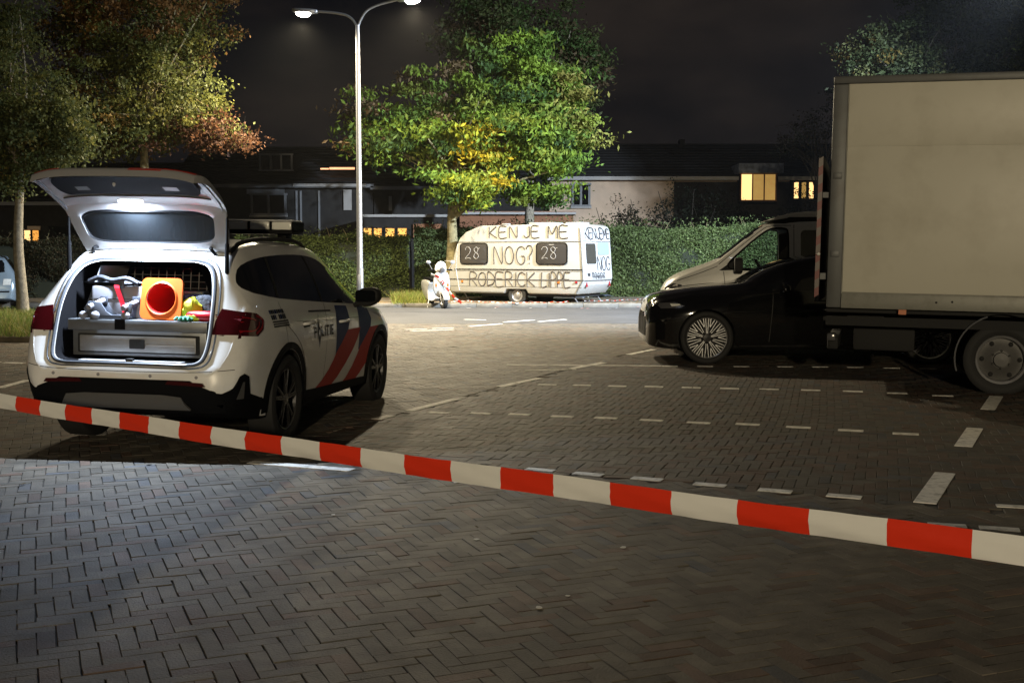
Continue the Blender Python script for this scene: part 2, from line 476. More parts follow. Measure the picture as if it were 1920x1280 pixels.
def decal(name, poly, bvh, m, parent, view='R', off=0.003, step=0.06, thick=0.0, far=None, holes=None):
    """lay a flat outline on the body: view R/L (y,z), B/F (x,z) from rear/front, T (x,y)"""
    bm = bmesh.new()
    if isinstance(poly, bmesh.types.BMesh): bm = poly
    else:
        vs = [bm.verts.new((p[0], p[1], 0)) for p in poly]
        bm.faces.new(vs)
    xs = [v.co.x for v in bm.verts]; zs = [v.co.y for v in bm.verts]
    for lo, hi, no in ((min(xs), max(xs), (1, 0, 0)), (min(zs), max(zs), (0, 1, 0))):
        n = int((hi - lo) / step)
        for i in range(1, n + 1):
            c = lo + (hi - lo) * i / (n + 1)
            bmesh.ops.bisect_plane(bm, geom=bm.verts[:] + bm.edges[:] + bm.faces[:], dist=1e-6, plane_co=(c * no[0], c * no[1], 0), plane_no=no)
    spec = {'R': (Vector((-1, 0, 0)), lambda p: Vector((3, p.x, p.y))), 'L': (Vector((1, 0, 0)), lambda p: Vector((-3, p.x, p.y))),
            'B': (Vector((0, 1, 0)), lambda p: Vector((p.x, -6, p.y))), 'F': (Vector((0, -1, 0)), lambda p: Vector((p.x, 8, p.y))),
            'T': (Vector((0, 0, -1)), lambda p: Vector((p.x, p.y, 5)))}[view]
    nrm = {}
    for v in bm.verts:
        o = spec[1](v.co)
        hit, n, i, d = bvh.ray_cast(o, spec[0])
        if hit is None:
            hit, n, i, d = bvh.find_nearest(o + spec[0] * (2.1 if view in 'RL' else 5))
        if n.dot(spec[0]) > 0: n = -n
        v.co = hit + n * off; nrm[v] = n
    bmesh.ops.recalc_face_normals(bm, faces=bm.faces)
    f0 = max(bm.faces, key=lambda f: f.calc_area())
    if f0.normal.dot(spec[0]) > 0: bmesh.ops.reverse_faces(bm, faces=bm.faces)
    if thick:
        be = [e for e in bm.edges if e.is_boundary]
        r_ = bmesh.ops.extrude_edge_only(bm, edges=be)
        for v in [g for g in r_['geom'] if isinstance(g, bmesh.types.BMVert)]:
            hit, n, i, d = bvh.find_nearest(v.co)
            v.co = v.co - spec[0] * 0 - (v.co - hit).normalized() * (off + thick)
    me = bpy.data.meshes.new(name); bm.to_mesh(me); bm.free()
    me.materials.append(MT[m] if isinstance(m, str) else m)
    finish(me, True, 50)
    return link(name, me, parent)

def mirrored(poly): return [(p[0], p[1]) for p in poly]

def line_poly(pts, w):
    """thin band round a polyline"""
    A = []; B = []
    for i, p in enumerate(pts):
        a = Vector(pts[max(i - 1, 0)]); b = Vector(pts[min(i + 1, len(pts) - 1)])
        t = (b - a).normalized(); n = Vector((-t.y, t.x)) * w / 2
        A.append((p[0] + n.x, p[1] + n.y)); B.append((p[0] - n.x, p[1] - n.y))
    return A + B[::-1]

def text_bm(s, size, sx=1.0):
    cu = bpy.data.curves.new('t', 'FONT'); cu.body = s; cu.size = size; cu.resolution_u = 2
    o = bpy.data.objects.new('t', cu); col.objects.link(o)
    dg = bpy.context.evaluated_depsgraph_get()
    me = bpy.data.meshes.new_from_object(o.evaluated_get(dg))
    bm = bmesh.new(); bm.from_mesh(me)
    for v in bm.verts: v.co.x *= sx
    bpy.data.objects.remove(o); bpy.data.meshes.remove(me)
    return bm

def wheel(parent, loc, r, rim_r, wid, style, side, name='wheel'):
    """side +1: outer face towards +x. parts: hub mesh with tyre and rim below it"""
    s = side
    hub = build(MB().lathe([(0.001, 0.0), (rim_r * 0.95, 0.0), (rim_r * 0.95, 0.02), (0.001, 0.02)], 24, 'x'), name, 'blackmat', parent)
    hub.location = loc
    w = wid / 2
    prof = [(rim_r, -w * 0.85), (rim_r + (r - rim_r) * 0.45, -w), (r * 0.965, -w * 0.92), (r, -w * 0.7), (r, w * 0.7), (r * 0.965, w * 0.92), (rim_r + (r - rim_r) * 0.45, w), (rim_r, w * 0.85)]
    build(MB().lathe(catmull(prof, 3), 48, 'x'), 'tyre', 'rubber', hub, smooth=True)
    mb = MB()
    of = s * w * 0.80
    if style == 'truck':
        mb.lathe([(rim_r * 1.0, s * w * 0.86), (rim_r * 0.985, s * w * 0.98), (rim_r * 0.90, s * w * 0.90), (rim_r * 0.86, s * w * 0.55)], 48, 'x', mi=0)
        mb.lathe([(rim_r * 0.86, s * w * 0.30), (rim_r * 0.60, s * w * 0.35), (rim_r * 0.42, s * w * 0.62), (rim_r * 0.30, s * w * 0.65), (rim_r * 0.28, s * w * 0.95), (0.001, s * w * 0.98)], 32, 'x', mi=1)
        for i in range(6):
            a = 2 * math.pi * i / 6
            mb.ball((s * w * 0.36, math.cos(a) * rim_r * 0.72, math.sin(a) * rim_r * 0.72), 0.012, rim_r * 0.10, rim_r * 0.10, 10, 5, mi=2)
            a += 0.5
            mb.ball((s * w * 0.66, math.cos(a) * rim_r * 0.36, math.sin(a) * rim_r * 0.36), 0.02, 0.014, 0.014, 6, 4, mi=1)
        build(mb, 'rim', ['steel', 'greypl', 'blackmat'], hub, smooth=True)
        return hub
    if style == 'steel':
        mb.lathe([(rim_r, of), (rim_r * 0.93, of * 1.05), (rim_r * 0.85, of * 0.6), (rim_r * 0.6, of * 0.5), (rim_r * 0.45, of * 0.85), (0.001, of * 0.95)], 32, 'x')
        build(mb, 'rim', ['steel'], hub, smooth=True)
        return hub
    mb.lathe([(rim_r * 1.0, of), (rim_r * 0.985, of * 1.06), (rim_r * 0.94, of * 1.0), (rim_r * 0.92, of * 0.4)], 48, 'x', mi=0)
    def spoke(a0, a1, r0, r1, wd, mi, lift):
        p0 = Vector((0, math.cos(a0), math.sin(a0))) * r0; p1 = Vector((0, math.cos(a1), math.sin(a1))) * r1
        t = (p1 - p0).normalized(); n = Vector((0, -t.z, t.y)) * wd / 2
        x0, x1 = of * 0.62, of * lift
        q = [p0 - n, p1 - n, p1 + n, p0 + n]
        vs = [(x0, a.y, a.z) for a in q] + [(x1, a.y, a.z) for a in q]
        mb.add(vs, [(0, 1, 2, 3), (4, 5, 6, 7), (0, 1, 5, 4), (1, 2, 6, 5), (2, 3, 7, 6), (3, 0, 4, 7)], mi)
    if style == 'five':
        for i in range(5):
            a = 2 * math.pi * i / 5 + 0.3
            for d in (-0.14, 0.14):
                spoke(a + d * 0.6, a + d * 1.4, rim_r * 0.16, rim_r * 0.95, rim_r * 0.13, 1, 0.98)
                spoke(a + d * 0.6, a + d * 1.45, rim_r * 0.18, rim_r * 0.94, rim_r * 0.05, 0, 1.02)
        mb.lathe([(rim_r * 0.22, of * 0.62), (rim_r * 0.2, of * 1.0), (0.001, of * 1.02)], 20, 'x', mi=1)
        build(mb, 'rim', ['alloy', 'alloyblk'], hub)
    else:  # many fine Y spokes with bright edges
        for i in range(5):
            a = 2 * math.pi * i / 5 + 0.32
            spoke(a, a, rim_r * 0.12, rim_r * 0.93, rim_r * 0.10, 1, 0.97)
            for d in (-1, 1):
                spoke(a + d * 0.10, a + d * 0.085, rim_r * 0.22, rim_r * 0.95, rim_r * 0.030, 0, 1.02)
                spoke(a + d * 0.30, a + d * 0.24, rim_r * 0.17, rim_r * 0.58, rim_r * 0.055, 1, 0.98)
                spoke(a + d * 0.24, a + d * 0.20, rim_r * 0.56, rim_r * 0.95, rim_r * 0.034, 0, 1.02)
                spoke(a + d * 0.27, a + d * 0.40, rim_r * 0.54, rim_r * 0.95, rim_r * 0.034, 0, 1.02)
                spoke(a + d * 0.52, a + d * 0.53, rim_r * 0.30, rim_r * 0.95, rim_r * 0.030, 0, 1.02)
        mb.lathe([(rim_r * 0.20, of * 0.62), (rim_r * 0.17, of * 1.0), (0.001, of * 1.02)], 20, 'x', mi=1)
        build(mb, 'rim', ['alloyb', 'alloyblk'], hub)
    return hub

def spot(name, loc, target, watts, color, ang=150, blend=0.5, rad=0.12, parent=None):
    d = bpy.data.lights.new(name, 'SPOT'); d.energy = watts; d.color = color
    d.spot_size = R(ang); d.spot_blend = blend; d.shadow_soft_size = rad
    o = bpy.data.objects.new(name, d); col.objects.link(o)
    o.location = loc
    o.rotation_euler = (Vector(target) - Vector(loc)).to_track_quat('-Z', 'Y').to_euler()
    if parent: o.parent = parent
    return o
# ================================================================== THE SETTING
# ------------------------------------------------------------------ ground, bricks, markings
gm = MB().grid([[(x, y, -0.009) for y in (-60, 20, 60, 400)] for x in (-300, -30, 30, 300)])
ground = tag(build(gm, 'ground', 'soil'), 'dark sandy ground under and around the brick paving', None, None, 'structure')

ROAD_Y0, ROAD_Y1 = 24.6, 32.2
bay_line = [G(812, 759), G(975, 717), G(1103, 684), G(1203, 658)]
BX0, BY0 = bay_line[0].x, bay_line[0].y
bdir = (bay_line[3] - bay_line[0]).normalized()          # along the head of the bays
def in_bays(x, y):
    """right of the head line of the parking bays"""
    return (x - BX0) * bdir.y - (y - BY0) * bdir.x > 0

def herring(alpha, ext, mask):
    W, k = 0.070, 3
    n = int(ext / W / 1.0)
    j = np.arange(-n, n)
    m = np.arange(-n // (2 * k) - 1, n // (2 * k) + 2)
    J, Mm = np.meshgrid(j, m, indexing='ij')
    hx = (J + 2 * k * Mm + k / 2).ravel() * W; hy = (J + 0.5).ravel() * W
    vx = (J + 0.5).ravel() * W; vy = (J + 1 + 2 * k * Mm + k / 2).ravel() * W
    cx = np.concatenate([hx, vx]); cy = np.concatenate([hy, vy])
    an = np.concatenate([np.zeros(len(hx)), np.full(len(vx), math.pi / 2)])
    ca, sa = math.cos(alpha), math.sin(alpha)
    X = cx * ca - cy * sa + 2.0; Y = cx * sa + cy * ca + 12.0
    # slow waves in the laying of the courses
    dX = 0.035 * np.sin(Y * 0.7 + 0.7) + 0.012 * np.sin(X * 1.3 + Y * 0.5)
    dY = 0.040 * np.sin(X * 0.7 + 1.1) + 0.012 * np.sin(X * 0.45 - Y * 1.1)
    tw = 0.5 * (0.040 * 0.7 * np.cos(X * 0.7 + 1.1) - 0.035 * 0.7 * np.cos(Y * 0.7 + 0.7))
    X2, Y2, A2 = X + dX, Y + dY, an + alpha + tw
    keep = (Y2 > 2.2) & (Y2 < ROAD_Y0) & (np.abs(X2) < 0.62 * Y2 + 1.6) & mask(X2, Y2)
    return X2[keep], Y2[keep], A2[keep]

_da, _db = G(1103, 889), G(1582.6, 930.5)
_dn = (_db - _da).normalized()
def bay_mask(x, y): return ((x - BX0) * bdir.y - (y - BY0) * bdir.x > 0) & ((x - _da.x) * -_dn.y + (y - _da.y) * _dn.x > -0.05)
a1 = herring(R(21.6), 24, lambda x, y: ~bay_mask(x, y))
a2 = herring(R(-16.5), 24, bay_mask)
bx = np.concatenate([a1[0], a2[0]]); by = np.concatenate([a1[1], a2[1]]); ba = np.concatenate([a1[2], a2[2]])
isbay = np.concatenate([np.zeros(len(a1[0])), np.ones(len(a2[0]))])
nb = len(bx)
ba = ba + rng.normal(0, 0.013, nb); bx = bx + rng.normal(0, 0.0012, nb); by = by + rng.normal(0, 0.0012, nb)
bz = rng.normal(0, 0.0010, nb) + 0.0015 * np.sin(bx * 1.7) * np.sin(by * 1.3)
tint = rng.random(nb)
lum = np.clip(rng.normal(1.0, 0.13, nb), 0.6, 1.4)
base = np.stack([np.full(nb, 0.121), np.full(nb, 0.105), np.full(nb, 0.082)], 1)
patch = 0.5 + 0.5 * np.sin(bx * 0.55 + 1.3) * np.sin(by * 0.4 + 0.2) + 0.25 * np.sin(bx * 1.9 + by * 1.1)
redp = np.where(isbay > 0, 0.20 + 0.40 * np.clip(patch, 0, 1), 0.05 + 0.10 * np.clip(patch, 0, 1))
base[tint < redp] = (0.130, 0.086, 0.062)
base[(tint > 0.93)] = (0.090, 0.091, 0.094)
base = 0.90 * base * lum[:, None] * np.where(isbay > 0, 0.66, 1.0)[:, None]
HL, HW, BV = 0.1043, 0.0343, 0.0022
tmpl = np.array([(-HL + BV, -HW + BV, 0), (HL - BV, -HW + BV, 0), (HL - BV, HW - BV, 0), (-HL + BV, HW - BV, 0),
                 (-HL, -HW, -0.0035), (HL, -HW, -0.0035), (HL, HW, -0.0035), (-HL, HW, -0.0035),
                 (-HL, -HW, -0.012), (HL, -HW, -0.012), (HL, HW, -0.012), (-HL, HW, -0.012)])
tq = np.array([(0, 1, 2, 3), (4, 5, 1, 0), (5, 6, 2, 1), (6, 7, 3, 2), (7, 4, 0, 3), (8, 9, 5, 4), (9, 10, 6, 5), (10, 11, 7, 6), (11, 8, 4, 7)])
sees = (np.abs(bx) < 0.445 * by) & (by > 3.95)
order = np.argsort(np.where(sees, by * by + bx * bx, 1e9))
near = order[:300]
rest = np.ones(nb, bool); rest[near] = False
def brick_field(sel, name):
    n = len(sel)
    c, s_ = np.cos(ba[sel]), np.sin(ba[sel])
    V = np.empty((n, 12, 3))
    V[:, :, 0] = bx[sel][:, None] + tmpl[None, :, 0] * c[:, None] - tmpl[None, :, 1] * s_[:, None]
    V[:, :, 1] = by[sel][:, None] + tmpl[None, :, 0] * s_[:, None] + tmpl[None, :, 1] * c[:, None]
    tl = rng.normal(0, 0.006, n)
    V[:, :, 2] = bz[sel][:, None] + tmpl[None, :, 2] + tmpl[None, :, 0] * tl[:, None]
    Q = tq[None] + (np.arange(n) * 12)[:, None, None]
    C = np.repeat(base[sel], 12, axis=0)
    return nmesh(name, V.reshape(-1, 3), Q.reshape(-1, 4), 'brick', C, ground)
bf = brick_field(np.nonzero(rest)[0], 'brick_paving')
bf['kind'] = 'stuff'
variants = []
for i in range(14):
    b_ = base[near[rng.integers(0, 300)]]
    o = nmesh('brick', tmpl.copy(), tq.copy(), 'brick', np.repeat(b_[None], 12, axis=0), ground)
    variants.append(o)
for i, q in enumerate(near):
    o = variants[i] if i < 14 else variants[int(rng.integers(0, 14))].copy()
    if i >= 14: col.objects.link(o)
    o.location = (bx[q], by[q], bz[q]); o.rotation_euler = (0, float(rng.normal(0, 0.006)), ba[q])

# roads beyond the parking place
rd = MB().grid([[(x, y, 0.002) for y in (ROAD_Y0 - 0.05, 27, ROAD_Y1)] for x in (-60, -20, 0, 20, 70)])
tag(build(rd, 'road', 'asphalt'), 'grey asphalt road between the parking place and the hedge', None, None, 'structure')
vg = MB().grid([[(x, y, 0.10) for y in (ROAD_Y1 + 0.12, 37.0, 45, 48)] for x in (-60, -20, 0, 20, 70)])
tag(build(vg, 'verge', 'earth'), 'strip of earth and leaf litter along the hedge', None, None, 'structure')
ks = MB()
kb = tag(build(MB().box(-60, 70, ROAD_Y1 + 0.10, ROAD_Y1 + 0.13, -0.01, 0.095), 'kerb', 'kerb'), 'concrete kerb at the far side of the road', None, None, 'structure')
kst = None
for i in range(30):
    x = -15 + i * 1.0
    if kst is None:
        kst = build(MB().box(0.004, 0.996, 0, 0.12, -0.01, 0.115), 'kerb_stone', 'kerb', kb, bevel=0.012); o = kst
    else:
        o = kst.copy(); col.objects.link(o)
    o.location = (x, ROAD_Y1, 0.001 * (i % 3))

def marking(pts, z=0.0052, m='mark'):
    c = sum((Vector(p) for p in pts), Vector()) / len(pts)
    mb = MB().prism([(p[0], p[1]) for p in pts], z - 0.006, z, 'z')
    return build(mb, 'line_marking', m, ground)
def dash(u, v, wpx, ang, width=0.105, lng=None):
    """one white brick of a bay line, its middle at pixel (u, v)"""
    c = G(u, v); L = lng or wpx * c.y / FPX
    t = Vector((math.cos(ang), math.sin(ang), 0)); n = Vector((-t.y, t.x, 0))
    marking([c - t * L / 2 - n * width / 2, c + t * L / 2 - n * width / 2, c + t * L / 2 + n * width / 2, c - t * L / 2 + n * width / 2])
rowC = [(824, 774), (901, 775), (974.5, 777), (1054, 781), (1136, 783.7), (1221.7, 788), (1310, 792.6), (1402, 795.5), (1497, 801), (1595, 807), (1698, 813.5)]
rowB = [(1026, 721.4), (1091, 722.3), (1157.5, 724), (1226, 725), (1296, 726.7), (1368, 728.6), (1442, 730), (1520, 731.7), (1599, 733.8), (1681.7, 737), (1767, 741.7)]
rowD = [(1013, 881), (1103, 889), (1213, 898), (1331, 909), (1453.6, 920), (1582.6, 930.5)]
rowA = [(1256, 686.5), (1322, 686.6), (1390, 687), (1472, 687.4), (1537, 687.8), (1603, 688.6), (1671, 690), (1740, 691.5)]
for row, sl in ((rowA, -7), (rowB, -13), (rowC, -18), (rowD, -24)):
    for u, v in row: dash(u, v, 0, R(sl), 0.085, 0.205)
def strip(u0, v0, u1, v1, w):
    a, b = G(u0, v0), G(u1, v1)
    t = (b - a).normalized(); n = Vector((-t.y, t.x, 0)) * w / 2
    marking([a - n, b - n, b + n, a + n])
for q in ((768, 770, 858, 747.5), (938, 725, 1012, 709), (1072, 691, 1132, 680), (1178, 665, 1226, 655), (706, 786, 734, 779)): strip(*q, 0.10)
strip(470, 866.5, 660, 881.5, 0.10)
for q in ((1734, 943, 1772, 887), (1806, 837, 1828, 803), (1852, 768, 1868, 743)): strip(*q, 0.13)
strip(1868, 948, 1960, 953, 0.07); strip(1740, 983, 1812, 987, 0.08); strip(1836, 989, 1912, 994, 0.08)
strip(950, 684, 1240, 686, 0.07); strip(985, 695, 1080, 692.5, 0.05)
for q in ((0, 727, 52, 713), (8, 680, 45, 681), (-40, 678, 0, 679)): strip(*q, 0.10)
for q in ((880, 612, 940, 607), (945, 604, 1000, 600), (760, 618, 800, 617), (810, 616, 850, 615), (770, 621, 850, 618), (1010, 603, 1060, 599), (870, 599, 910, 600)): strip(*q, 0.10)

# grass island on the left with its kerb
def grass_patch(name, poly, n, hmin, hmax, cols, label, z=0.1):
    xs = [p[0] for p in poly]; ys = [p[1] for p in poly]
    P = rng.uniform((min(xs), min(ys)), (max(xs), max(ys)), (n * 3, 2))
    ins = np.zeros(len(P), bool)
    for i in range(len(poly)):
        (x0, y0), (x1, y1) = poly[i], poly[i - 1]
        c = ((y0 > P[:, 1]) != (y1 > P[:, 1])) & (P[:, 0] < (x1 - x0) * (P[:, 1] - y0) / (y1 - y0 + 1e-9) + x0)
        ins ^= c
    P = P[ins][:n]; n = len(P)
    a = rng.uniform(0, 6.28, n); h = rng.uniform(hmin, hmax, n); w = rng.uniform(0.004, 0.009, n)
    le = rng.normal(0, 0.5, (n, 2)) * h[:, None]
    V = np.zeros((n, 4, 3))
    dx, dy = np.cos(a) * w, np.sin(a) * w
    V[:, 0] = np.stack([P[:, 0] - dx, P[:, 1] - dy, np.full(n, z)], 1)
    V[:, 1] = np.stack([P[:, 0] + dx, P[:, 1] + dy, np.full(n, z)], 1)
    V[:, 2] = np.stack([P[:, 0] + dx * 0.3 + le[:, 0], P[:, 1] + dy * 0.3 + le[:, 1], z + h], 1)
    V[:, 3] = np.stack([P[:, 0] - dx * 0.3 + le[:, 0], P[:, 1] - dy * 0.3 + le[:, 1], z + h], 1)
    C = np.array(cols)[rng.integers(0, len(cols), n)] * rng.uniform(0.7, 1.3, (n, 1))
    o = nmesh(name, V.reshape(-1, 3), np.arange(n * 4).reshape(n, 4), 'leaf', np.repeat(C, 4, axis=0))
    return tag(o, label, 'grass', None, 'stuff')
isl = [G(-60, 640), G(60, 642), G(84, 632), G(84, 608), G(60, 597), G(-60, 597)]
isl = [(p.x, p.y) for p in isl]
tag(build(MB().prism(isl, -0.01, 0.09, 'z'), 'island', 'earth', bevel=0.02), 'low earth island under the thin tree trunk', None, None, 'structure')
grass_patch('grass', isl, 9000, 0.05, 0.22, [(0.16, 0.20, 0.045), (0.10, 0.15, 0.03), (0.24, 0.21, 0.08)], 'rough grass on the island by the left tree trunk', 0.09)
gp = [G(735, 577), G(800, 576), G(812, 566), G(800, 556), G(735, 560)]
grass_patch('grass', [(p.x, p.y) for p in gp], 5000, 0.05, 0.30, [(0.18, 0.22, 0.04), (0.12, 0.16, 0.03), (0.26, 0.22, 0.07)], 'tuft of yellow green grass beside the white scooter', 0.10)

# fallen leaves and scraps
def scraps(name, n, box, size, cols, label, z):
    P = rng.uniform((box[0], box[1]), (box[2], box[3]), (n, 2)); a = rng.uniform(0, 6.28, n); s_ = rng.uniform(size[0], size[1], n)
    V = np.zeros((n, 4, 3))
    for i, (p, q) in enumerate(((-1, 0), (0, -0.6), (1, 0), (0, 0.6))):
        V[:, i, 0] = P[:, 0] + (p * np.cos(a) - q * np.sin(a)) * s_
        V[:, i, 1] = P[:, 1] + (p * np.sin(a) + q * np.cos(a)) * s_
        V[:, i, 2] = z + rng.uniform(0, 0.012, n)
    C = np.array(cols)[rng.integers(0, len(cols), n)] * rng.uniform(0.7, 1.3, (n, 1))
    return tag(nmesh(name, V.reshape(-1, 3), np.arange(n * 4).reshape(n, 4), 'leaf', np.repeat(C, 4, axis=0)), label, 'debris', None, 'stuff')
scraps('fallen_leaves', 2600, (-16, 32.6, 16, 36.8), (0.03, 0.07), [(0.22, 0.12, 0.04), (0.3, 0.2, 0.07), (0.12, 0.08, 0.04)], 'dry fallen leaves on the verge below the hedge', 0.105)
scraps('fallen_leaves', 150, (-9, 6, 10, 24), (0.012, 0.03), [(0.25, 0.19, 0.10), (0.12, 0.09, 0.05), (0.4, 0.36, 0.28)], 'small dry leaves scattered on the brick paving', 0.008)
scraps('litter', 70, (-1.5, 31.2, 8.5, 33.4), (0.03, 0.09), [(0.5, 0.48, 0.48), (0.5, 0.25, 0.25), (0.3, 0.32, 0.36)], 'scattered pale litter on the road edge round the caravan', 0.012)
scraps('litter', 60, (-0.5, 32.4, 8.5, 34.2), (0.03, 0.10), [(0.5, 0.48, 0.48), (0.45, 0.2, 0.2), (0.1, 0.11, 0.14)], 'scattered pale litter on the verge under the caravan', 0.118)
scr = None
for k, (u, v, s_) in enumerate(((893, 1012, 0.020), (1168, 1027, 0.020), (1010, 1140, 0.018), (1065, 1118, 0.012), (855, 905, 0.022), (625, 966, 0.014), (1822, 806, 0.03), (280, 872, 0.02))):
    p = G(u, v)
    mb = MB().prism([(s_ * math.cos(t) * random.uniform(0.7, 1.2), s_ * 0.8 * math.sin(t) * random.uniform(0.7, 1.2)) for t in np.linspace(0, 6.28, 9)[:-1]], 0.0, 0.002, 'z')
    o = build(mb, 'paper_scrap', 'litter' if k != 7 else 'blackmat'); o.location = (p.x, p.y, 0.004); o.rotation_euler = (0, 0, k)
    tag(o, ('pale scrap on the paving just below the middle of the tape', 'pale oval scrap right of centre below the tape', 'pale scrap low in the middle of the paving', 'smallest pale fleck near the middle of the paving',
            'pale scrap close under the tape behind the police car', 'small fleck on the blue lit paving left of centre', 'brown scrap between the thick white bay lines', 'black speck on the lit paving behind the car')[k], 'scrap', 'scraps on the paving')

# ------------------------------------------------------------------ street lamps
def lamp_head(parent, p, d, m, watts, colr, nm='lamp_head', cone=(159, 0.9), aim=None, rad=0.14):
    """flat LED head at p pointing along d (xy)"""
    d = Vector(d).normalized(); ang = math.atan2(d.y, d.x)
    mb = MB().prism([(-0.05, -0.06), (0.1, -0.13), (0.55, -0.13), (0.66, -0.06), (0.66, 0.06), (0.55, 0.13), (0.1, 0.13), (-0.05, 0.06)], 0.0, 0.10, 'z')
    h_ = build(mb, nm, 'galv', parent, bevel=0.03)
    h_.location = p; h_.rotation_euler = (0, R(-6), ang)
    build(MB().ball((0.35, 0, -0.02), 0.20, 0.115, 0.085, 20, 12), 'lamp_lens', m, h_, smooth=True)
    if watts:
        w = Vector(p) + d * 0.36 + Vector((0, 0, -0.17))
        spot('lamp_light', w, w + (Vector(aim) if aim else d * 0.4 + Vector((0, -0.7, -4))), watts, colr, cone[0], cone[1], rad, parent)
    return h_
def street_lamp(name, loc, arms, label, m='lampw', group=None, **kw):
    root = empty(name, loc, 0, label, 'street lamp', group)
    H = 7.35
    build(MB().tube([(0, 0, 0), (0, 0, 1.1), (0, 0, 1.15), (0, 0, H)], [0.095, 0.090, 0.080, 0.052], 20), 'pole', 'galv', root, smooth=True)
    build(MB().box(-0.05, 0.05, -0.105, -0.08, 0.45, 0.95), 'service_door', 'steel', root, bevel=0.008)
    for (dx, dy, rise, reach, watts, colr) in arms:
        d = Vector((dx, dy, 0)).normalized()
        pts = [(0.02 * d.x, 0.02 * d.y, H - 0.25), (0.03 * d.x, 0.03 * d.y, H), tuple(d * 0.22 + Vector((0, 0, H + rise * 0.55))), tuple(d * 0.5 + Vector((0, 0, H + rise * 0.80))), tuple(d * 0.95 + Vector((0, 0, H + rise * 0.97))), tuple(d * reach + Vector((0, 0, H + rise)))]
        build(MB().tube(catmull(pts, 6), 0.032, 12), 'arm', 'galv', root, smooth=True)
        lamp_head(root, d * reach + Vector((0, 0, H + rise - 0.05)), d, m, watts, colr, **kw)
    return root
WARM = (1.0, 0.835, 0.56)
street_lamp('street_lamp', (-3.97, 30.0, 0), ((-1, 0.25, 0.40, 1.15, W_LAMP_LEFT, WARM), (1, -0.25, 0.58, 1.15, W_LAMP_RIGHT, WARM)),
            'tall galvanised street lamp with two lit arms beside the tree')
street_lamp('street_lamp', (-1.4, -34.0, 0), ((-0.3, 1, 0.45, 1.2, W_LAMP_NEAR, WARM),), 'single armed street lamp behind the viewer', cone=(178, 0.1), rad=0.45, aim=(0, 3, -4))
street_lamp('street_lamp', (12.6, 24.0, 0), ((-1, 0.25, 0.45, 1.3, W_LAMP_COOL, (0.72, 0.84, 1.0)),), 'cool white street lamp out of view beyond the truck', 'lampc', cone=(120, 1.0), aim=(-9.0, 9.0, -9.0))
# ------------------------------------------------------------------ trees and hedges
def leaf_quads(P, size, aspect=0.5, droop=0.3, cols=None, jit=0.25):
    """P (n,3): one bent leaf quad at each point"""
    n = len(P)
    d = rng.normal(0, 1, (n, 3)); d[:, 2] -= droop; d /= np.linalg.norm(d, axis=1)[:, None]
    e = np.cross(d, rng.normal(0, 1, (n, 3))); e /= np.linalg.norm(e, axis=1)[:, None] + 1e-9
    s = size * rng.uniform(0.6, 1.3, n)[:, None]
    V = np.empty((n, 4, 3))
    V[:, 0] = P - d * s * 0.5
    V[:, 1] = P + e * s * aspect * 0.5
    V[:, 2] = P + d * s * 0.5
    V[:, 3] = P - e * s * aspect * 0.5
    C = cols * rng.uniform(1 - jit, 1 + jit, (n, 1))
    return V.reshape(-1, 3), np.arange(n * 4).reshape(n, 4), np.repeat(np.clip(C, 0, 1), 4, axis=0)

def clumps_in(shape, n, minr=0.0):
    """shape: list of (cx,cy,cz,rx,ry,rz,weight)"""
    w = np.array([s[6] for s in shape], float); w /= w.sum()
    idx = rng.choice(len(shape), n, p=w)
    d = rng.normal(0, 1, (n, 3)); d /= np.linalg.norm(d, axis=1)[:, None]
    r = rng.uniform(minr, 1, n) ** 0.45
    S = np.array([s[:6] for s in shape])[idx]
    return S[:, :3] + d * S[:, 3:] * r[:, None], idx

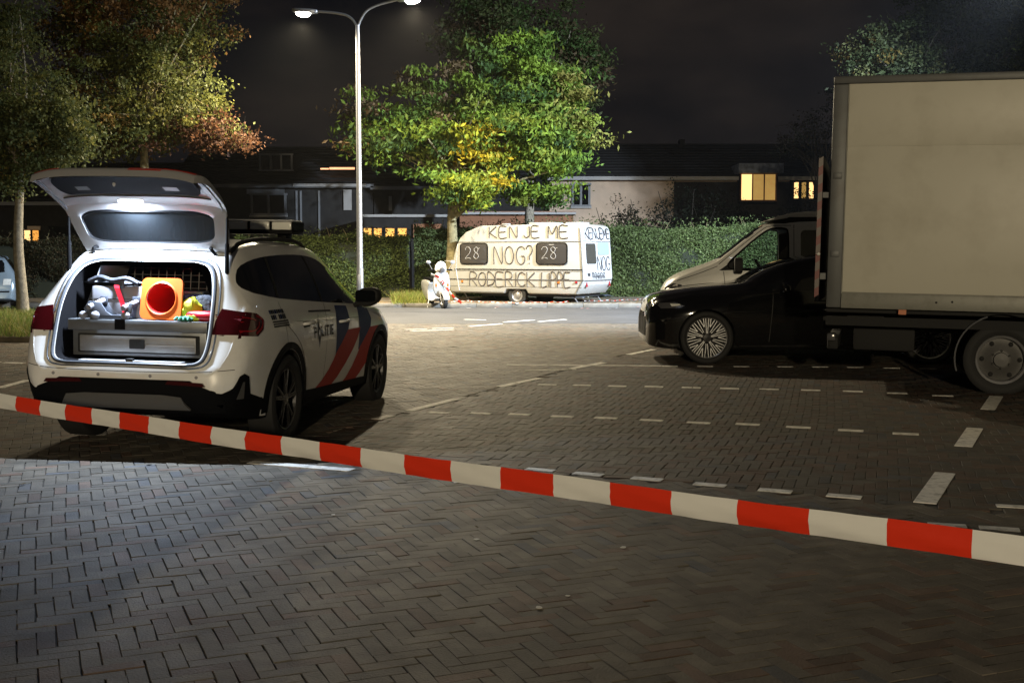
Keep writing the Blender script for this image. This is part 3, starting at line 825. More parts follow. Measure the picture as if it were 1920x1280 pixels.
def tree(name, base, trunk, shape, n_clump, per, spread, size, palette, label, bark='bark', nlimb=9, trunk_r=0.13, aspect=0.5, droop=0.3, twigs=0, group=None, zf=0.6):
    root = empty(name, (0, 0, 0), 0, label, 'tree', group)
    base = Vector(base)
    fork = Vector(trunk)
    N = 14
    pts = []; rad = []
    for i in range(N + 1):
        t = i / N
        p = base.lerp(fork, t) + Vector((0.03 * math.sin(7 * t + base.x), 0.03 * math.cos(5 * t), 0))
        pts.append(p); rad.append(trunk_r * (1.28 - 0.55 * t if t > 0.08 else 1.6 - 4 * t))
    mb = MB().tube(pts, rad, 14)
    P, idx = clumps_in(shape, n_clump, 0.1)
    c0 = np.array(shape)[:, :3].mean(0)
    ends = P[np.argsort(rng.random(len(P)))[:nlimb]]
    for e in ends:
        e = Vector(e)
        a = fork + Vector((0, 0, random.uniform(-0.5, 0.1) * 1.0))
        mid = a.lerp(e, 0.45) + Vector((random.uniform(-.2, .2), random.uniform(-.2, .2), (e - a).length * 0.10))
        path = catmull([tuple(a), tuple(a.lerp(mid, 0.5) + Vector((0, 0, 0.08))), tuple(mid), tuple(e)], 5)
        mb.tube(path, [trunk_r * 0.5 * (1 - 0.88 * k / (len(path) - 1)) + 0.006 for k in range(len(path))], 7)
        for q in range(3):
            s0 = Vector(path[random.randint(6, len(path) - 2)])
            t_ = Vector(P[rng.integers(0, len(P))])
            if (t_ - s0).length < 3.0:
                mb.tube(catmull([tuple(s0), tuple(s0.lerp(t_, 0.5) + Vector((0, 0, 0.12))), tuple(t_)], 4), [0.022, 0.02, 0.018, 0.016, 0.013, 0.011, 0.009, 0.008, 0.006], 5)
    build(mb, 'trunk', bark, root, smooth=True, fix=False)
    # leaves, clump by clump
    Q = np.repeat(P, per, axis=0)
    sp = np.repeat(spread * rng.uniform(0.6, 1.4, len(P)), per)[:, None]
    off = rng.normal(0, 1, Q.shape) * sp * np.array([1, 1, zf])
    Q = Q + off
    cc = palette(P) * rng.uniform(0.72, 1.28, (len(P), 1))
    C = np.repeat(cc, per, axis=0)
    V, F, C = leaf_quads(Q, size, aspect, droop, C)
    nmesh('crown', V, F, 'leaf', C, root)
    if twigs:
        mt = MB()
        for i in range(twigs):
            p = Vector(P[rng.integers(0, len(P))]); q = p + Vector(rng.normal(0, 0.35, 3)) + Vector((0, 0, 0.1))
            mt.tube([p, p.lerp(q, 0.5) + Vector((0, 0, 0.08)), q], [0.012, 0.009, 0.004], 4)
        build(mt, 'twigs', 'twig', root, fix=False)['kind'] = 'stuff'
    return root

def pal(entries):
    """entries: (fn weight array, color)"""
    def f(P):
        W = np.stack([np.broadcast_to(np.asarray(w(P), float), (len(P),)) for w, c in entries], 1)
        W = np.maximum(W, 0); W = W / W.sum(1)[:, None]
        k = (W.cumsum(1) > rng.random((len(P), 1))).argmax(1)
        return np.array([c for w, c in entries])[k]
    return f
def blob(cx, cz, rx, rz, amp=1.0):
    return lambda P: amp * np.exp(-(((P[:, 0] - cx) / rx) ** 2 + ((P[:, 2] - cz) / rz) ** 2))
k1 = lambda P: 1.0

# the tree behind the caravan (wide, lit from the lamp, one yellow bough)
tb = at(843, 545, 35.6)
tree('broad_tree', (tb.x, 35.6, 0.08), (tb.x + 0.12, 35.6, 3.1),
     [(-1.0, 35.2, 5.2, 3.6, 2.2, 1.3, 4), (-3.5, 35.1, 4.9, 1.8, 1.5, 0.9, 2.4), (1.35, 35.1, 4.8, 1.35, 1.4, 1.0, 2.2), (-1.3, 34.6, 4.0, 1.7, 1.2, 0.8, 2.2),
      (-0.2, 35.9, 6.5, 2.7, 1.8, 1.0, 2.3), (0.0, 36.2, 7.5, 2.2, 1.5, 0.9, 1.6), (-2.7, 35.8, 6.6, 0.8, 0.8, 0.9, 0.5), (1.5, 35.6, 6.2, 0.9, 1.0, 1.1, 0.8), (0.7, 35.9, 3.4, 1.4, 1.0, 0.45, 0.9), (-4.6, 35.6, 5.9, 0.6, 0.8, 0.9, 0.6),
      (-1.5, 34.6, 3.25, 0.9, 0.8, 0.3, 0.5)],
     400, 120, 0.25, 0.18, pal([(k1, (0.140, 0.205, 0.024)), (k1, (0.085, 0.145, 0.022)), (lambda P: 0.7, (0.16, 0.20, 0.03)), (lambda P: 0.35, (0.045, 0.085, 0.022)),
                              (blob(-1.25, 4.55, 0.7, 0.5, 7), (0.40, 0.30, 0.02)), (blob(-1.2, 4.1, 1.0, 0.7, 3), (0.24, 0.27, 0.025)),
                              (blob(-2.7, 6.7, 0.8, 0.9, 6), (0.14, 0.095, 0.045)), (blob(-4.7, 5.9, 0.6, 1.2, 6), (0.14, 0.09, 0.04)), (blob(1.7, 6.4, 0.8, 0.8, 2.0), (0.24, 0.22, 0.05)), (blob(2.2, 5.4, 0.6, 0.6, 2.0), (0.22, 0.22, 0.05))]),
     'broad green tree with a yellow bough behind the caravan', 'barkgreen', 18, 0.17, 0.40, 0.7, zf=0.38)
# taller dark tree behind it
tree('tall_tree', (0.6, 41.5, 0.1), (0.7, 41.5, 5.0), [(0.4, 40.5, 8.2, 2.9, 2.4, 2.6, 3), (1.9, 40.3, 7.4, 1.4, 1.6, 2.2, 1.6), (-1.3, 40.5, 9.0, 1.3, 1.5, 1.8, 1)], 330, 80, 0.26, 0.16,
     pal([(k1, (0.040, 0.070, 0.018)), (k1, (0.050, 0.062, 0.020)), (lambda P: 0.3, (0.07, 0.05, 0.025))]), 'tall dark tree rising above the broad green tree', 'bark', 10, 0.17, 0.45, 0.4)
# two trees on the left
b1 = G(40, 600)
tree('street_tree', (b1.x, b1.y, 0.05), (b1.x + 0.05, b1.y, 3.5), [(-11.8, 26.0, 5.2, 1.9, 1.6, 1.7, 3), (-11.0, 25.6, 4.1, 1.6, 1.4, 0.95, 2.4), (-12.2, 26, 6.9, 1.8, 1.6, 1.2, 2), (-10.0, 25.6, 4.1, 0.8, 0.9, 0.95, 1.2), (-11.3, 25.6, 3.2, 0.5, 0.5, 0.4, 0.4)], 460, 84, 0.17, 0.095,
     pal([(k1, (0.062, 0.078, 0.026)), (k1, (0.082, 0.092, 0.030)), (lambda P: 0.35, (0.12, 0.12, 0.034)), (blob(-11.4, 3.3, 0.7, 0.5, 2), (0.15, 0.12, 0.03))]),
     'slim tree on the grass island at the left edge', 'bark', 10, 0.105, 0.55, 0.4, group=None)
tree('street_tree', (-9.75, 30.5, 0.05), (-9.7, 30.5, 4.6),
     [(-9.7, 30.4, 5.5, 2.2, 1.9, 1.6, 4.5), (-9.6, 30.5, 7.6, 2.5, 2.0, 1.4, 4), (-11.1, 30.3, 7.0, 1.3, 1.4, 1.6, 1.4), (-8.4, 30.1, 5.0, 1.0, 1.2, 0.8, 1.0), (-10.6, 30.0, 4.7, 1.2, 1.0, 0.7, 1.3), (-7.5, 30.2, 4.45, 0.75, 0.7, 0.28, 0.6)], 560, 84, 0.19, 0.105,
     pal([(k1, (0.088, 0.094, 0.022)), (k1, (0.072, 0.082, 0.022)), (lambda P: 0.45, (0.115, 0.110, 0.024)), (blob(-9.8, 8.0, 2.4, 0.8, 3), (0.17, 0.09, 0.03)), (blob(-11.4, 7.4, 0.7, 1.3, 3), (0.21, 0.12, 0.028)),
          (blob(-7.5, 4.5, 0.8, 0.4, 14), (0.085, 0.040, 0.020)), (blob(-10.3, 4.4, 1.0, 0.5, 1.2), (0.15, 0.095, 0.025))]),
     'autumn tree with orange brown top above the open tailgate', 'barkgreen', 14, 0.13, 0.55, 0.4, twigs=60)
# trees beyond the truck
tree('bushy_tree', (12.6, 33.5, 0.1), (12.5, 33.5, 4.6), [(10.6, 33, 6.9, 1.5, 1.5, 1.3, 2), (12.3, 33, 7.6, 2.1, 1.8, 1.7, 3), (14.4, 32.6, 7.2, 1.9, 1.6, 1.8, 3), (11.6, 33, 5.8, 1.5, 1.3, 0.9, 1.2), (13.6, 32.6, 6.1, 1.9, 1.3, 0.9, 1.6)], 520, 84, 0.19, 0.11,
     pal([(k1, (0.040, 0.050, 0.020)), (k1, (0.028, 0.038, 0.015)), (lambda P: 0.25, (0.08, 0.085, 0.032)), (blob(14.2, 6.4, 0.9, 0.6, 2), (0.13, 0.19, 0.07)), (blob(10.3, 7.3, 0.7, 0.7, 1.5), (0.08, 0.058, 0.015))]), 'dark leafy tree above the roof of the box truck', 'twig', 14, 0.17, 0.5, 0.3, twigs=60)  # brighter leaf colour at the far right stands in for lamp-lit leaves
tree('small_tree', (10.9, 40.5, 0.1), (10.8, 40.5, 3.6), [(10.2, 40.4, 5.3, 0.8, 0.8, 0.9, 1), (11.0, 40.4, 6.2, 0.8, 0.8, 0.9, 1)], 50, 40, 0.18, 0.10,
     pal([(k1, (0.022, 0.026, 0.012)), (k1, (0.04, 0.032, 0.016))]), 'half bare small tree peeping out behind the truck', 'twig', 9, 0.07, 0.5, 0.3, twigs=40)

def hedge(name, x0, x1, y0, depth, h, n, cols, label, size=0.085, bumps=0.12):
    root = empty(name, (0, 0, 0), 0, label, 'hedge')
    nx = int((x1 - x0) / 0.35) + 2
    xs = np.linspace(x0, x1, nx)
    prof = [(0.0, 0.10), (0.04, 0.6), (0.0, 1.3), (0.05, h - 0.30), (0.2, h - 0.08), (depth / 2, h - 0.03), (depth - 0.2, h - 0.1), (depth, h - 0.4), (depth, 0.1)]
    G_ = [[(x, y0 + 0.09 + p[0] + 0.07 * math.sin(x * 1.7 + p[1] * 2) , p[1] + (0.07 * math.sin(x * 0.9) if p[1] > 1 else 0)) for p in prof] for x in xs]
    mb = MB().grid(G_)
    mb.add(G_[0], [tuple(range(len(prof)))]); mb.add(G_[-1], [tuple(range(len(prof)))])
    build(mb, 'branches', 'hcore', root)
    # leaf shell: front, top, ends
    nf = int(n * 0.72); nt_ = n - nf
    X = rng.uniform(x0, x1, nf); Z = rng.uniform(0.10, h, nf)
    Y = y0 + 0.07 * np.sin(X * 1.7 + Z * 2) + bumps * np.sin(X * 2.3 + 1.0) * np.sin(Z * 3.1 + X * 0.6) + np.abs(rng.normal(0, 0.07, nf)) - 0.02 + np.clip(Z - h + 0.35, 0, 1) * 0.5
    A = np.stack([X, Y, Z], 1)
    X = rng.uniform(x0, x1, nt_); Y = y0 + 0.1 + rng.uniform(0, 1, nt_) ** 1.6 * (depth - 0.1)
    Z = h + 0.07 * np.sin(X * 0.9) + 0.05 * np.sin(X * 3.3 + Y * 2) + rng.normal(0, 0.05, nt_)
    sp = rng.random(nt_) < 0.05; Z[sp] += rng.uniform(0, 0.35, sp.sum())
    P = np.concatenate([A, np.stack([X, Y, Z], 1)])
    ph = np.sin(P[:, 0] * 1.1 + 0.5) * 0.5 + np.sin(P[:, 0] * 3.7 + P[:, 2] * 2.9) * 0.3
    C = np.array(cols)[rng.integers(0, len(cols), len(P))] * (1 + 0.22 * ph)[:, None]
    V, F, C = leaf_quads(P, size, 0.55, 0.1, C, 0.35)
    nmesh('leaves', V, F, 'leaf', C, root)
    # wispy shoots over the top
    ms = MB()
    for i in range(int((x1 - x0) * 1.6)):
        x = random.uniform(x0, x1); p = Vector((x, y0 + random.uniform(0.1, 0.5), h - 0.05)); q = p + Vector((random.uniform(-.25, .25), random.uniform(-.1, .1), random.uniform(0.15, 0.5)))
        ms.tube([p, p.lerp(q, .5) + Vector((0.02, 0, 0.03)), q], [0.008, 0.006, 0.003], 4)
    build(ms, 'shoots', 'barkgreen', root, fix=False)['kind'] = 'stuff'
    return root
HC = [(0.085, 0.120, 0.038), (0.105, 0.145, 0.048), (0.065, 0.095, 0.032), (0.135, 0.170, 0.070)]
hedge('hedge', -3.2, 13.5, 37.6, 1.1, 2.3, 110000, HC, 'clipped green hedge behind the caravan and white van')
hedge('hedge', -9.0, -3.35, 37.2, 1.1, 1.98, 26000, [(0.070, 0.095, 0.026), (0.095, 0.125, 0.034), (0.055, 0.075, 0.024)], 'green hedge behind the street lamp pole')
hedge('hedge', -19.5, -9.2, 36.6, 1.2, 1.95, 34000, [(0.035, 0.040, 0.020), (0.050, 0.050, 0.025), (0.06, 0.045, 0.025)], 'brownish thin hedge at the left behind the tree trunks', 0.075, 0.22)

# dark garden bushes in front of the right house
def bush(x, y, h, r, n, label, tone):
    root = empty('garden_bush', (x, y, 0), 0, label, 'bush', 'dark garden bushes behind the hedge')
    ms = MB()
    for i in range(7):
        a = random.uniform(0, 6.28); q = Vector((math.cos(a) * r * 0.7, math.sin(a) * r * 0.6, h * random.uniform(0.7, 1.0)))
        ms.tube([(0, 0, 0), tuple(q * 0.5 + Vector((0, 0, 0.2))), tuple(q)], [0.05, 0.03, 0.01], 5)
    build(ms, 'branches', 'twig', root, fix=False)
    P, _ = clumps_in([(0, 0, h * 0.62, r, r * 0.8, h * 0.40, 1)], 60)
    Q = np.repeat(P, n // 60, axis=0) + rng.normal(0, 0.16, (60 * (n // 60), 3))
    V, F, C = leaf_quads(Q, 0.11, 0.5, 0.2, np.tile(np.array(tone), (len(Q), 1)), 0.4)
    nmesh('leaves', V, F, 'leaf', C, root)
for i, (u, v, r_) in enumerate(((1160, 378, 1.3), (1225, 372, 1.4), (1290, 345, 1.8), (1350, 362, 1.6), (1400, 385, 1.2), (1500, 352, 1.4))):
    p = at(u, v, 46)
    bush(p.x, 46, p.z, r_, 2400, ('low dark bush just right of the caravan top', 'dark bush against the beige house wall', 'tallest dark bush in front of the black roof', 'dark bush left of the lit dormer window',
         'low dark bush below the lit dormer window', 'dark bush in front of the small lit window by the truck')[i], ((0.022, 0.026, 0.014), (0.02, 0.024, 0.016), (0.018, 0.022, 0.013))[i % 3])

# ------------------------------------------------------------------ houses
HY = 52.0
def hx(u): return at(u, 478, HY).x
def hz(v): return at(960, v, HY).z
def window(root, u0, u1, v0, v1, y, pane='dglass', cols=1, rows=1, frame='wframe', fw=0.06, sill=True):
    a0, a1, b0, b1 = at(u0, v0, y).x, at(u1, v0, y).x, at(960, v1, y).z, at(960, v0, y).z
    f = MB()
    f.box(a0 - fw, a1 + fw, y - 0.06, y + 0.02, b1, b1 + fw); f.box(a0 - fw, a1 + fw, y - 0.06, y + 0.02, b0 - fw, b0)
    for i in range(cols + 1):
        x = a0 + (a1 - a0) * i / cols
        f.box(x - fw * 0.55, x + fw * 0.55, y - 0.056, y + 0.02, b0, b1)
    for i in range(1, rows):
        z = b0 + (b1 - b0) * i / rows
        f.box(a0, a1, y - 0.052, y + 0.02, z - fw / 3, z + fw / 3)
    w = build(f, 'window', frame, root, fix=False)
    for i in range(cols):
        x0 = a0 + (a1 - a0) * i / cols; x1 = a0 + (a1 - a0) * (i + 1) / cols
        build(MB().box(x0 + fw * 0.4, x1 - fw * 0.4, y - 0.02, y - 0.005, b0, b1), 'pane', pane if isinstance(pane, str) else pane[i], w)
    if sill: build(MB().box(a0 - 0.1, a1 + 0.1, y - 0.14, y - 0.061, b0 - fw - 0.07, b0 - fw - 0.005), 'sill', 'fascia', w)
    return w
def gable_house(name, u0, u1, eave_v, ridge_v, label, wall='wall', depth=8.0):
    root = empty(name, (0, 0, 0), 0, label, 'house')
    x0, x1, ze, zr = hx(u0), hx(u1), hz(eave_v), hz(ridge_v)
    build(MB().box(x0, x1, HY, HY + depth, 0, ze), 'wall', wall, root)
    zr2 = zr
    rf = MB().prism([(HY - 0.35, ze - 0.02), (HY + depth / 2, zr2 + 0.0), (HY + depth + 0.35, ze - 0.02), (HY + depth + 0.35, ze + 0.16), (HY + depth / 2, zr2 + 0.2), (HY - 0.35, ze + 0.16)], x0 - 0.15, x1 + 0.15, 'x')
    roof_ = build(rf, 'roof', 'roof', root)
    # tile courses catch a little light
    nrow = 12
    for i in range(nrow):
        t = (i + 0.5) / nrow
        y = HY - 0.35 + (depth / 2 + 0.35) * t; z = ze + 0.16 + (zr2 + 0.2 - ze - 0.16) * t
        build(MB().box(x0 - 0.14, x1 + 0.14, y - 0.03, y + 0.03, z - 0.02, z + 0.035), 'tile_course', 'roof', roof_)
    build(MB().box(x0 - 0.1, x1 + 0.1, HY - 0.46, HY - 0.352, ze - 0.02, ze + 0.14), 'gutter', 'fascia' if wall == 'wallb' else 'wframe', root)
    return root, x0, x1, ze, zr
def ridge_at(v): return v
# left terrace house
hl, x0, x1, ze, zr = gable_house('terrace_house', 330, 700, 352, 268, 'dark terrace house with a dormer left of the lamp pole')
window(hl, 472, 535, 366, 400, HY - 0.03, 'dglass', 2, 1, fw=0.09)
build(MB().box(hx(466), hx(536), HY - 0.16, HY - 0.1, hz(364), hz(355)), 'shutter_box', 'wframe', hl)
dm = build(MB().box(hx(484), hx(551), HY + 0.25, HY + 3.4, hz(322), hz(286)), 'dormer', 'wall', hl)
window(hl, 488, 547, 291, 318, HY + 0.22, 'dglass', 3, 1, fw=0.07, sill=False)
for u in (558, 566, 600): build(MB().box(hx(u) - 0.04, hx(u) + 0.04, HY - 0.09, HY - 0.02, 0, hz(358)), 'downpipe', 'wframe', hl)
build(MB().box(hx(646), hx(661), HY - 0.12, HY - 0.05, hz(394), hz(356)), 'door_panel', 'fascia', hl)
build(MB().box(hx(556), hx(690), HY - 0.6, HY - 0.47, hz(351), hz(346)), 'fascia_board', 'fascia', hl)
build(MB().box(hx(600), hx(615), HY + 0.4, HY + 0.5, hz(316.5), hz(314)), 'lit_strip', 'litstrip', hl)
build(MB().box(hx(617), hx(664), HY + 0.4, HY + 0.5, hz(316.5), hz(312.5)), 'lit_strip', 'litstrip', hl)
# middle house behind the tree, with the low lit extension
hm, x0, x1, ze, zr = gable_house('terrace_house', 702, 1020, 356, 270, 'dark terrace house half hidden behind the broad tree')
build(MB().box(hx(730), hx(736), HY - 0.08, HY - 0.02, hz(395), hz(368)), 'downpipe', 'wframe', hm)
ex = empty('flat_roof_extension', (0, 0, 0), 0, 'low flat roofed extension with four orange lit windows', 'extension')
EY = 48.5
def bxr(u0, u1, v0, v1, y, d=0.08):
    a, b = at(u0, v1, y), at(u1, v0, y); return MB().box(a.x, b.x, y - d, y, a.z, b.z)
a, b = at(682, 405, EY), at(850, 405, EY)
build(MB().box(a.x, b.x, EY, HY - 0.6, 0, a.z - 0.05), 'wall', 'wall', ex)
build(MB().box(a.x - 0.1, b.x + 0.1, EY - 0.15, HY - 0.6, a.z - 0.048, a.z + 0.06), 'roof', 'fascia', ex)
for u in (681, 698, 722, 745):
    pn = at(u, 436, EY)
    window(ex, u, u + 19, 428, 446, EY - 0.02, 'litwin', 1, 1, 'wall', 0.05, sill=False)
build(bxr(775, 828, 420, 446, EY - 0.1, 0.05), 'wood_panel', 'wood', ex)
ex2 = empty('flat_roof_extension', (0, 0, 0), 0, 'low orange brown flat roofed shed behind the caravan roof', 'extension')
a, b = at(862, 398, EY), at(1075, 392, EY)
build(MB().box(a.x, b.x, EY, HY - 0.6, 0, a.z - 0.1), 'wall', 'wood', ex2)
build(MB().box(a.x - 0.1, b.x + 0.1, EY - 0.25, HY - 0.6, a.z - 0.098, a.z + 0.03), 'roof', 'wood', ex2)
build(MB().box(a.x - 0.1, b.x + 0.1, EY - 0.30, EY - 0.252, a.z - 0.098, a.z + 0.0), 'fascia_board', 'fascia', ex2)
# right house: beige wall under a black roof, lit dormer
hr, x0, x1, ze, zr = gable_house('terrace_house', 1030, 1620, 338, 262, 'house with beige upper wall and lit dormer under black roof', 'wallb')
window(hr, 1074, 1105, 347, 384, HY - 0.03, 'dglass', 2, 1, fw=0.09)
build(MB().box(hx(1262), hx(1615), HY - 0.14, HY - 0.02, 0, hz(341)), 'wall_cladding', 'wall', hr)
build(MB().box(hx(1294), hx(1304), HY + 3.6, HY + 4.2, hz(268), hz(246)), 'chimney', 'roof', hr)
dy = HY - 0.9
dm = build(MB().box(at(1389, 340, dy).x, at(1459, 340, dy).x, dy, HY + 2.5, at(960, 380, dy).z, at(960, 324, dy).z), 'dormer', 'wall', hr)
build(MB().box(at(1383, 340, dy).x, at(1467, 340, dy).x, dy - 0.25, HY + 2.5, at(960, 325, dy).z, at(960, 307, dy).z), 'dormer_roof', 'lead', hr, bevel=0.02)
window(hr, 1389, 1455, 327, 375, dy - 0.03, ['litbright', 'curtain', 'curtain'], 3, 1, 'wood', 0.05, sill=False)
window(hr, 1486, 1528, 342, 372, HY - 0.2, ['litbright', 'curtain', 'litbright'], 3, 1, 'wall', 0.12, sill=False)
# far left house with the lit window
h4, x0, x1, ze, zr = gable_house('terrace_house', -150, 328, 385, 300, 'dark house behind the left trees with a small lit window')
window(h4, 44, 75, 432, 458, HY - 6.0, ['litbright', 'litwin'], 2, 1, 'wall', 0.07, sill=False)
a = at(30, 428, HY - 6); b = at(90, 428, HY - 6)
build(MB().box(a.x, b.x, HY - 5.97, HY - 0.05, 0, a.z + 0.1), 'porch_wall', 'wall', h4)
build(bxr(52, 76, 424, 431, HY - 6.02, 0.05), 'lintel', 'wallb', h4)
# ================================================================== VEHICLES
# ------------------------------------------------------------------ police car
PC = empty('police_car', (-2.67, 9.15, 0), R(-8.7), 'white police car with raised tailgate and red and blue stripes', 'car')
PC.rotation_euler = (R(-0.4), R(1.0), R(-8.7))
K = dict(
 y  =[-.93,-.89,-.83,-.74,-.60,-.42,-.20, .40,1.00,1.45,1.78,2.08,2.36,2.75,3.10,3.36,3.48,3.55],
 zt =[ .66, .73, .86,1.12,1.36,1.515,1.575,1.612,1.612,1.585,1.49,1.30,1.115,1.075,1.02,.92,.78,.64],
 zr =[ .63, .69, .82,1.07,1.31,1.45,1.51,1.545,1.54,1.50,1.40,1.22,1.065,1.01,.95,.85,.72,.60],
 wr =[ .60, .65, .69,.66,.63,.615,.615,.625,.625,.62,.63,.67,.72,.70,.65,.56,.50,.44],
 zbe=[ .60, .66, .78,.98,1.06,1.07,1.06,1.04,1.02,1.01,1.00,.99,.975,.95,.90,.80,.68,.56],
 wbe=[ .64, .71, .77,.815,.845,.862,.872,.88,.88,.88,.88,.88,.87,.855,.82,.74,.66,.55],
 zs =[ .52, .56, .62,.74,.80,.83,.84,.83,.80,.80,.80,.80,.80,.79,.74,.66,.58,.48],
 ws =[ .66, .74, .81,.86,.888,.903,.915,.91,.902,.902,.905,.91,.918,.918,.885,.80,.72,.60],
 wl =[ .58, .67, .74,.79,.83,.86,.875,.87,.86,.86,.86,.865,.875,.875,.84,.76,.68,.55],
 zb =[ .42, .36, .32,.29,.27,.25,.24,.23,.23,.23,.23,.23,.23,.23,.23,.25,.29,.34])
body = build(loft_body(K, 110, 4), 'body', ['white'], PC, smooth=True)
cuts = []
for wy in (0.0, 2.69):
    for s in (-1, 1):
        c = build(MB().prism([(wy + 0.392 * math.cos(a), 0.352 + 0.392 * math.sin(a)) for a in np.linspace(0, 2 * math.pi, 49)[:-1]], s * 0.58, s * 1.2, 'x'), 'c', 'blackmat')
        c.parent = PC; cuts.append(c)
half = [(0.44, 0.690), (0.53, 0.705), (0.572, 0.76), (0.585, 0.90), (0.580, 1.08), (0.562, 1.22), (0.525, 1.33), (0.46, 1.395), (0.36, 1.42)]
openo = catmull(half, 4)
opening = openo + [(-x, z) for x, z in openo[::-1]]
c = build(MB().prism(opening, -1.3, 0.42, 'y'), 'c', 'trim'); c.parent = PC; cuts.append(c)
# side window openings stay closed: dark privacy glass is laid on
cut(body, cuts)
# unpainted lower edge of the bumper
body.data.materials.append(MT['blackpl']); kbl = len(body.data.materials) - 1
for f in body.data.polygons:
    c = f.center
    if f.material_index == 0 and ((c.y < -.70 and c.z < .485) or (c.y < -.46 and c.z < .40) or c.z < .27): f.material_index = kbl
BV_ = bvh_of(body)

def pd(name, poly, m, view='R', off=0.003, **k): return decal(name, poly, BV_, m, PC, view, off, **k)
for sd in ('R', 'L'):
    win = catmull([(-.45, 1.195), (-.555, 1.235), (-.545, 1.30), (-.40, 1.40), (.0, 1.462), (.6, 1.487), (1.1, 1.478), (1.45, 1.425), (1.8, 1.27), (2.1, 1.105), (2.17, 1.045), (2.05, 1.035), (1.75, 1.045), (.95, 1.085), (-.04, 1.145), (-.45, 1.195)], 3)[:-1]
    pd('side_window', win, 'dglass', sd, 0.004, step=0.09, thick=0.004)
    for p_ in ([(-0.07, 1.15), (0.0, 1.30), (0.08, 1.462)], [(0.955, 1.09), (0.985, 1.30), (0.98, 1.475)]):
        pd('window_pillar', line_poly(catmull([p_[0], p_[len(p_) // 2], p_[-1]], 4), 0.040), 'blackmat', sd, 0.006, step=0.08)
    # panel gaps and mouldings
    for p_ in ([(-.02, .66), (-.06, .90), (-.10, 1.12)], [(.93, .36), (.98, .70), (.985, 1.08)], [(1.98, .36), (2.0, .70), (1.97, 1.06)], [(.42, .40), (.44, .55), (.30, .74), (.12, .86), (-.05, .95)]):
        pd('panel_gap', line_poly(catmull(p_, 5), 0.0055), 'seam', sd, 0.002, step=0.08)
    pd('crease_shade', line_poly([(.2, .955), (1.0, .93), (2.1, .905)], 0.003), 'greypl', sd, 0.002, step=0.08)  # grey line drawn for the shade along the body fold
    # stripes
    pd('blue_stripe', [(1.27, 1.045), (1.62, 1.03), (1.67, .89), (1.60, .80), (1.42, .70), (1.30, .62), (1.255, .60)], 'blue', sd, 0.0035, step=0.07)
    pd('red_stripe', [(1.60, .81), (1.99, .81), (1.90, .71), (1.77, .61), (1.58, .50), (1.35, .395), (1.13, .32), (.70, .345), (.90, .405), (1.08, .485), (1.20, .56), (1.27, .62), (1.42, .70)], 'red', sd, 0.0040, step=0.07)
    pd('blue_stripe', [(1.96, 1.035), (2.32, 1.02), (2.38, .88), (2.30, .79), (2.10, .67), (1.98, .60), (1.955, .60)], 'blue', sd, 0.0035, step=0.07)
    pd('red_stripe', [(2.30, .80), (2.70, .80), (2.55, .66), (2.40, .56), (2.25, .46), (2.06, .365), (1.85, .285), (1.43, .305), (1.62, .36), (1.80, .455), (1.93, .555), (2.0, .62), (2.10, .68)], 'red', sd, 0.0040, step=0.07)
    # sill and arch cladding
    pd('sill_cladding', [(.42, .25), (.42, .37), (.8, .355), (2.28, .315), (2.28, .25)], 'blackpl', sd, 0.010, step=0.1, thick=0.01)
    for wy in (0.0, 2.69):
        bm = bmesh.new(); NA = 40
        ra, rb_ = [], []
        for a in np.linspace(R(-8), R(188), NA):
            ra.append(bm.verts.new((wy + .395 * math.cos(a), .352 + .395 * math.sin(a), 0))); rb_.append(bm.verts.new((wy + .465 * math.cos(a), .352 + .450 * math.sin(a), 0)))
        for i in range(NA - 1): bm.faces.new((ra[i], ra[i + 1], rb_[i + 1], rb_[i]))
        pd('wheel_arch', bm, 'blackpl', sd, 0.007, step=9, thick=0.006)
    # door handles
    for hy_, hz_ in ((.47, .925), (1.46, .895)):
        s = 1 if sd == 'R' else -1
        x = BV_.ray_cast(Vector((s * 3, hy_, hz_)), Vector((-s, 0, 0)))[0].x
        build(MB().tube(catmull([(x, hy_ - .11, hz_), (x + s * .035, hy_ - .08, hz_ + .004), (x + s * .038, hy_ + .06, hz_ + .006), (x, hy_ + .11, hz_ + .004)], 4), 0.013, 8), 'door_handle', 'white', PC, smooth=True)
        pd('handle_shade', [(hy_ - .12, hz_ - .03), (hy_ + .06, hz_ - .028), (hy_ + .02, hz_ + .012), (hy_ - .12, hz_ + .02)], 'seam', sd, 0.0025, step=0.08)  # flat dark patch drawn for the shade behind the handle
    # tail lamp wrapped round the corner
    pd('tail_lamp', [(-.90, .90), (-.60, .885), (-.505, .93), (-.475, 1.00), (-.56, 1.05), (-.86, 1.085)], 'tred', sd, 0.006, step=0.05, thick=0.008)
    pd('tail_lamp_rim', line_poly(catmull([(-.62, .905), (-.53, .945), (-.50, 1.0), (-.58, 1.035)], 4), 0.018), 'tredb', sd, 0.009, step=0.08)
    # bumper hook moulding
    pd('bumper_hook', [(-.905, .33), (-.90, .47), (-.84, .52), (-.805, .605), (-.765, .622), (-.715, .60), (-.67, .47), (-.47, .41), (-.46, .33)], 'blackpl', sd, 0.010, step=0.05, thick=0.008)
    pd('hook_insert', [(-.80, .44), (-.775, .565), (-.755, .565), (-.735, .44)], 'greypl', sd, 0.013, step=0.06)
    pd('lamp_guide', line_poly(catmull([(-.84, .935), (-.66, .925), (-.575, .955), (-.56, .99)], 4), 0.010), 'tredb', sd, 0.010, step=0.08)
    pd('lamp_guide', line_poly(catmull([(-.84, 1.03), (-.68, 1.02), (-.60, 1.0)], 4), 0.008), 'tredb', sd, 0.010, step=0.08)
    # mirror
    s = 1 if sd == 'R' else -1
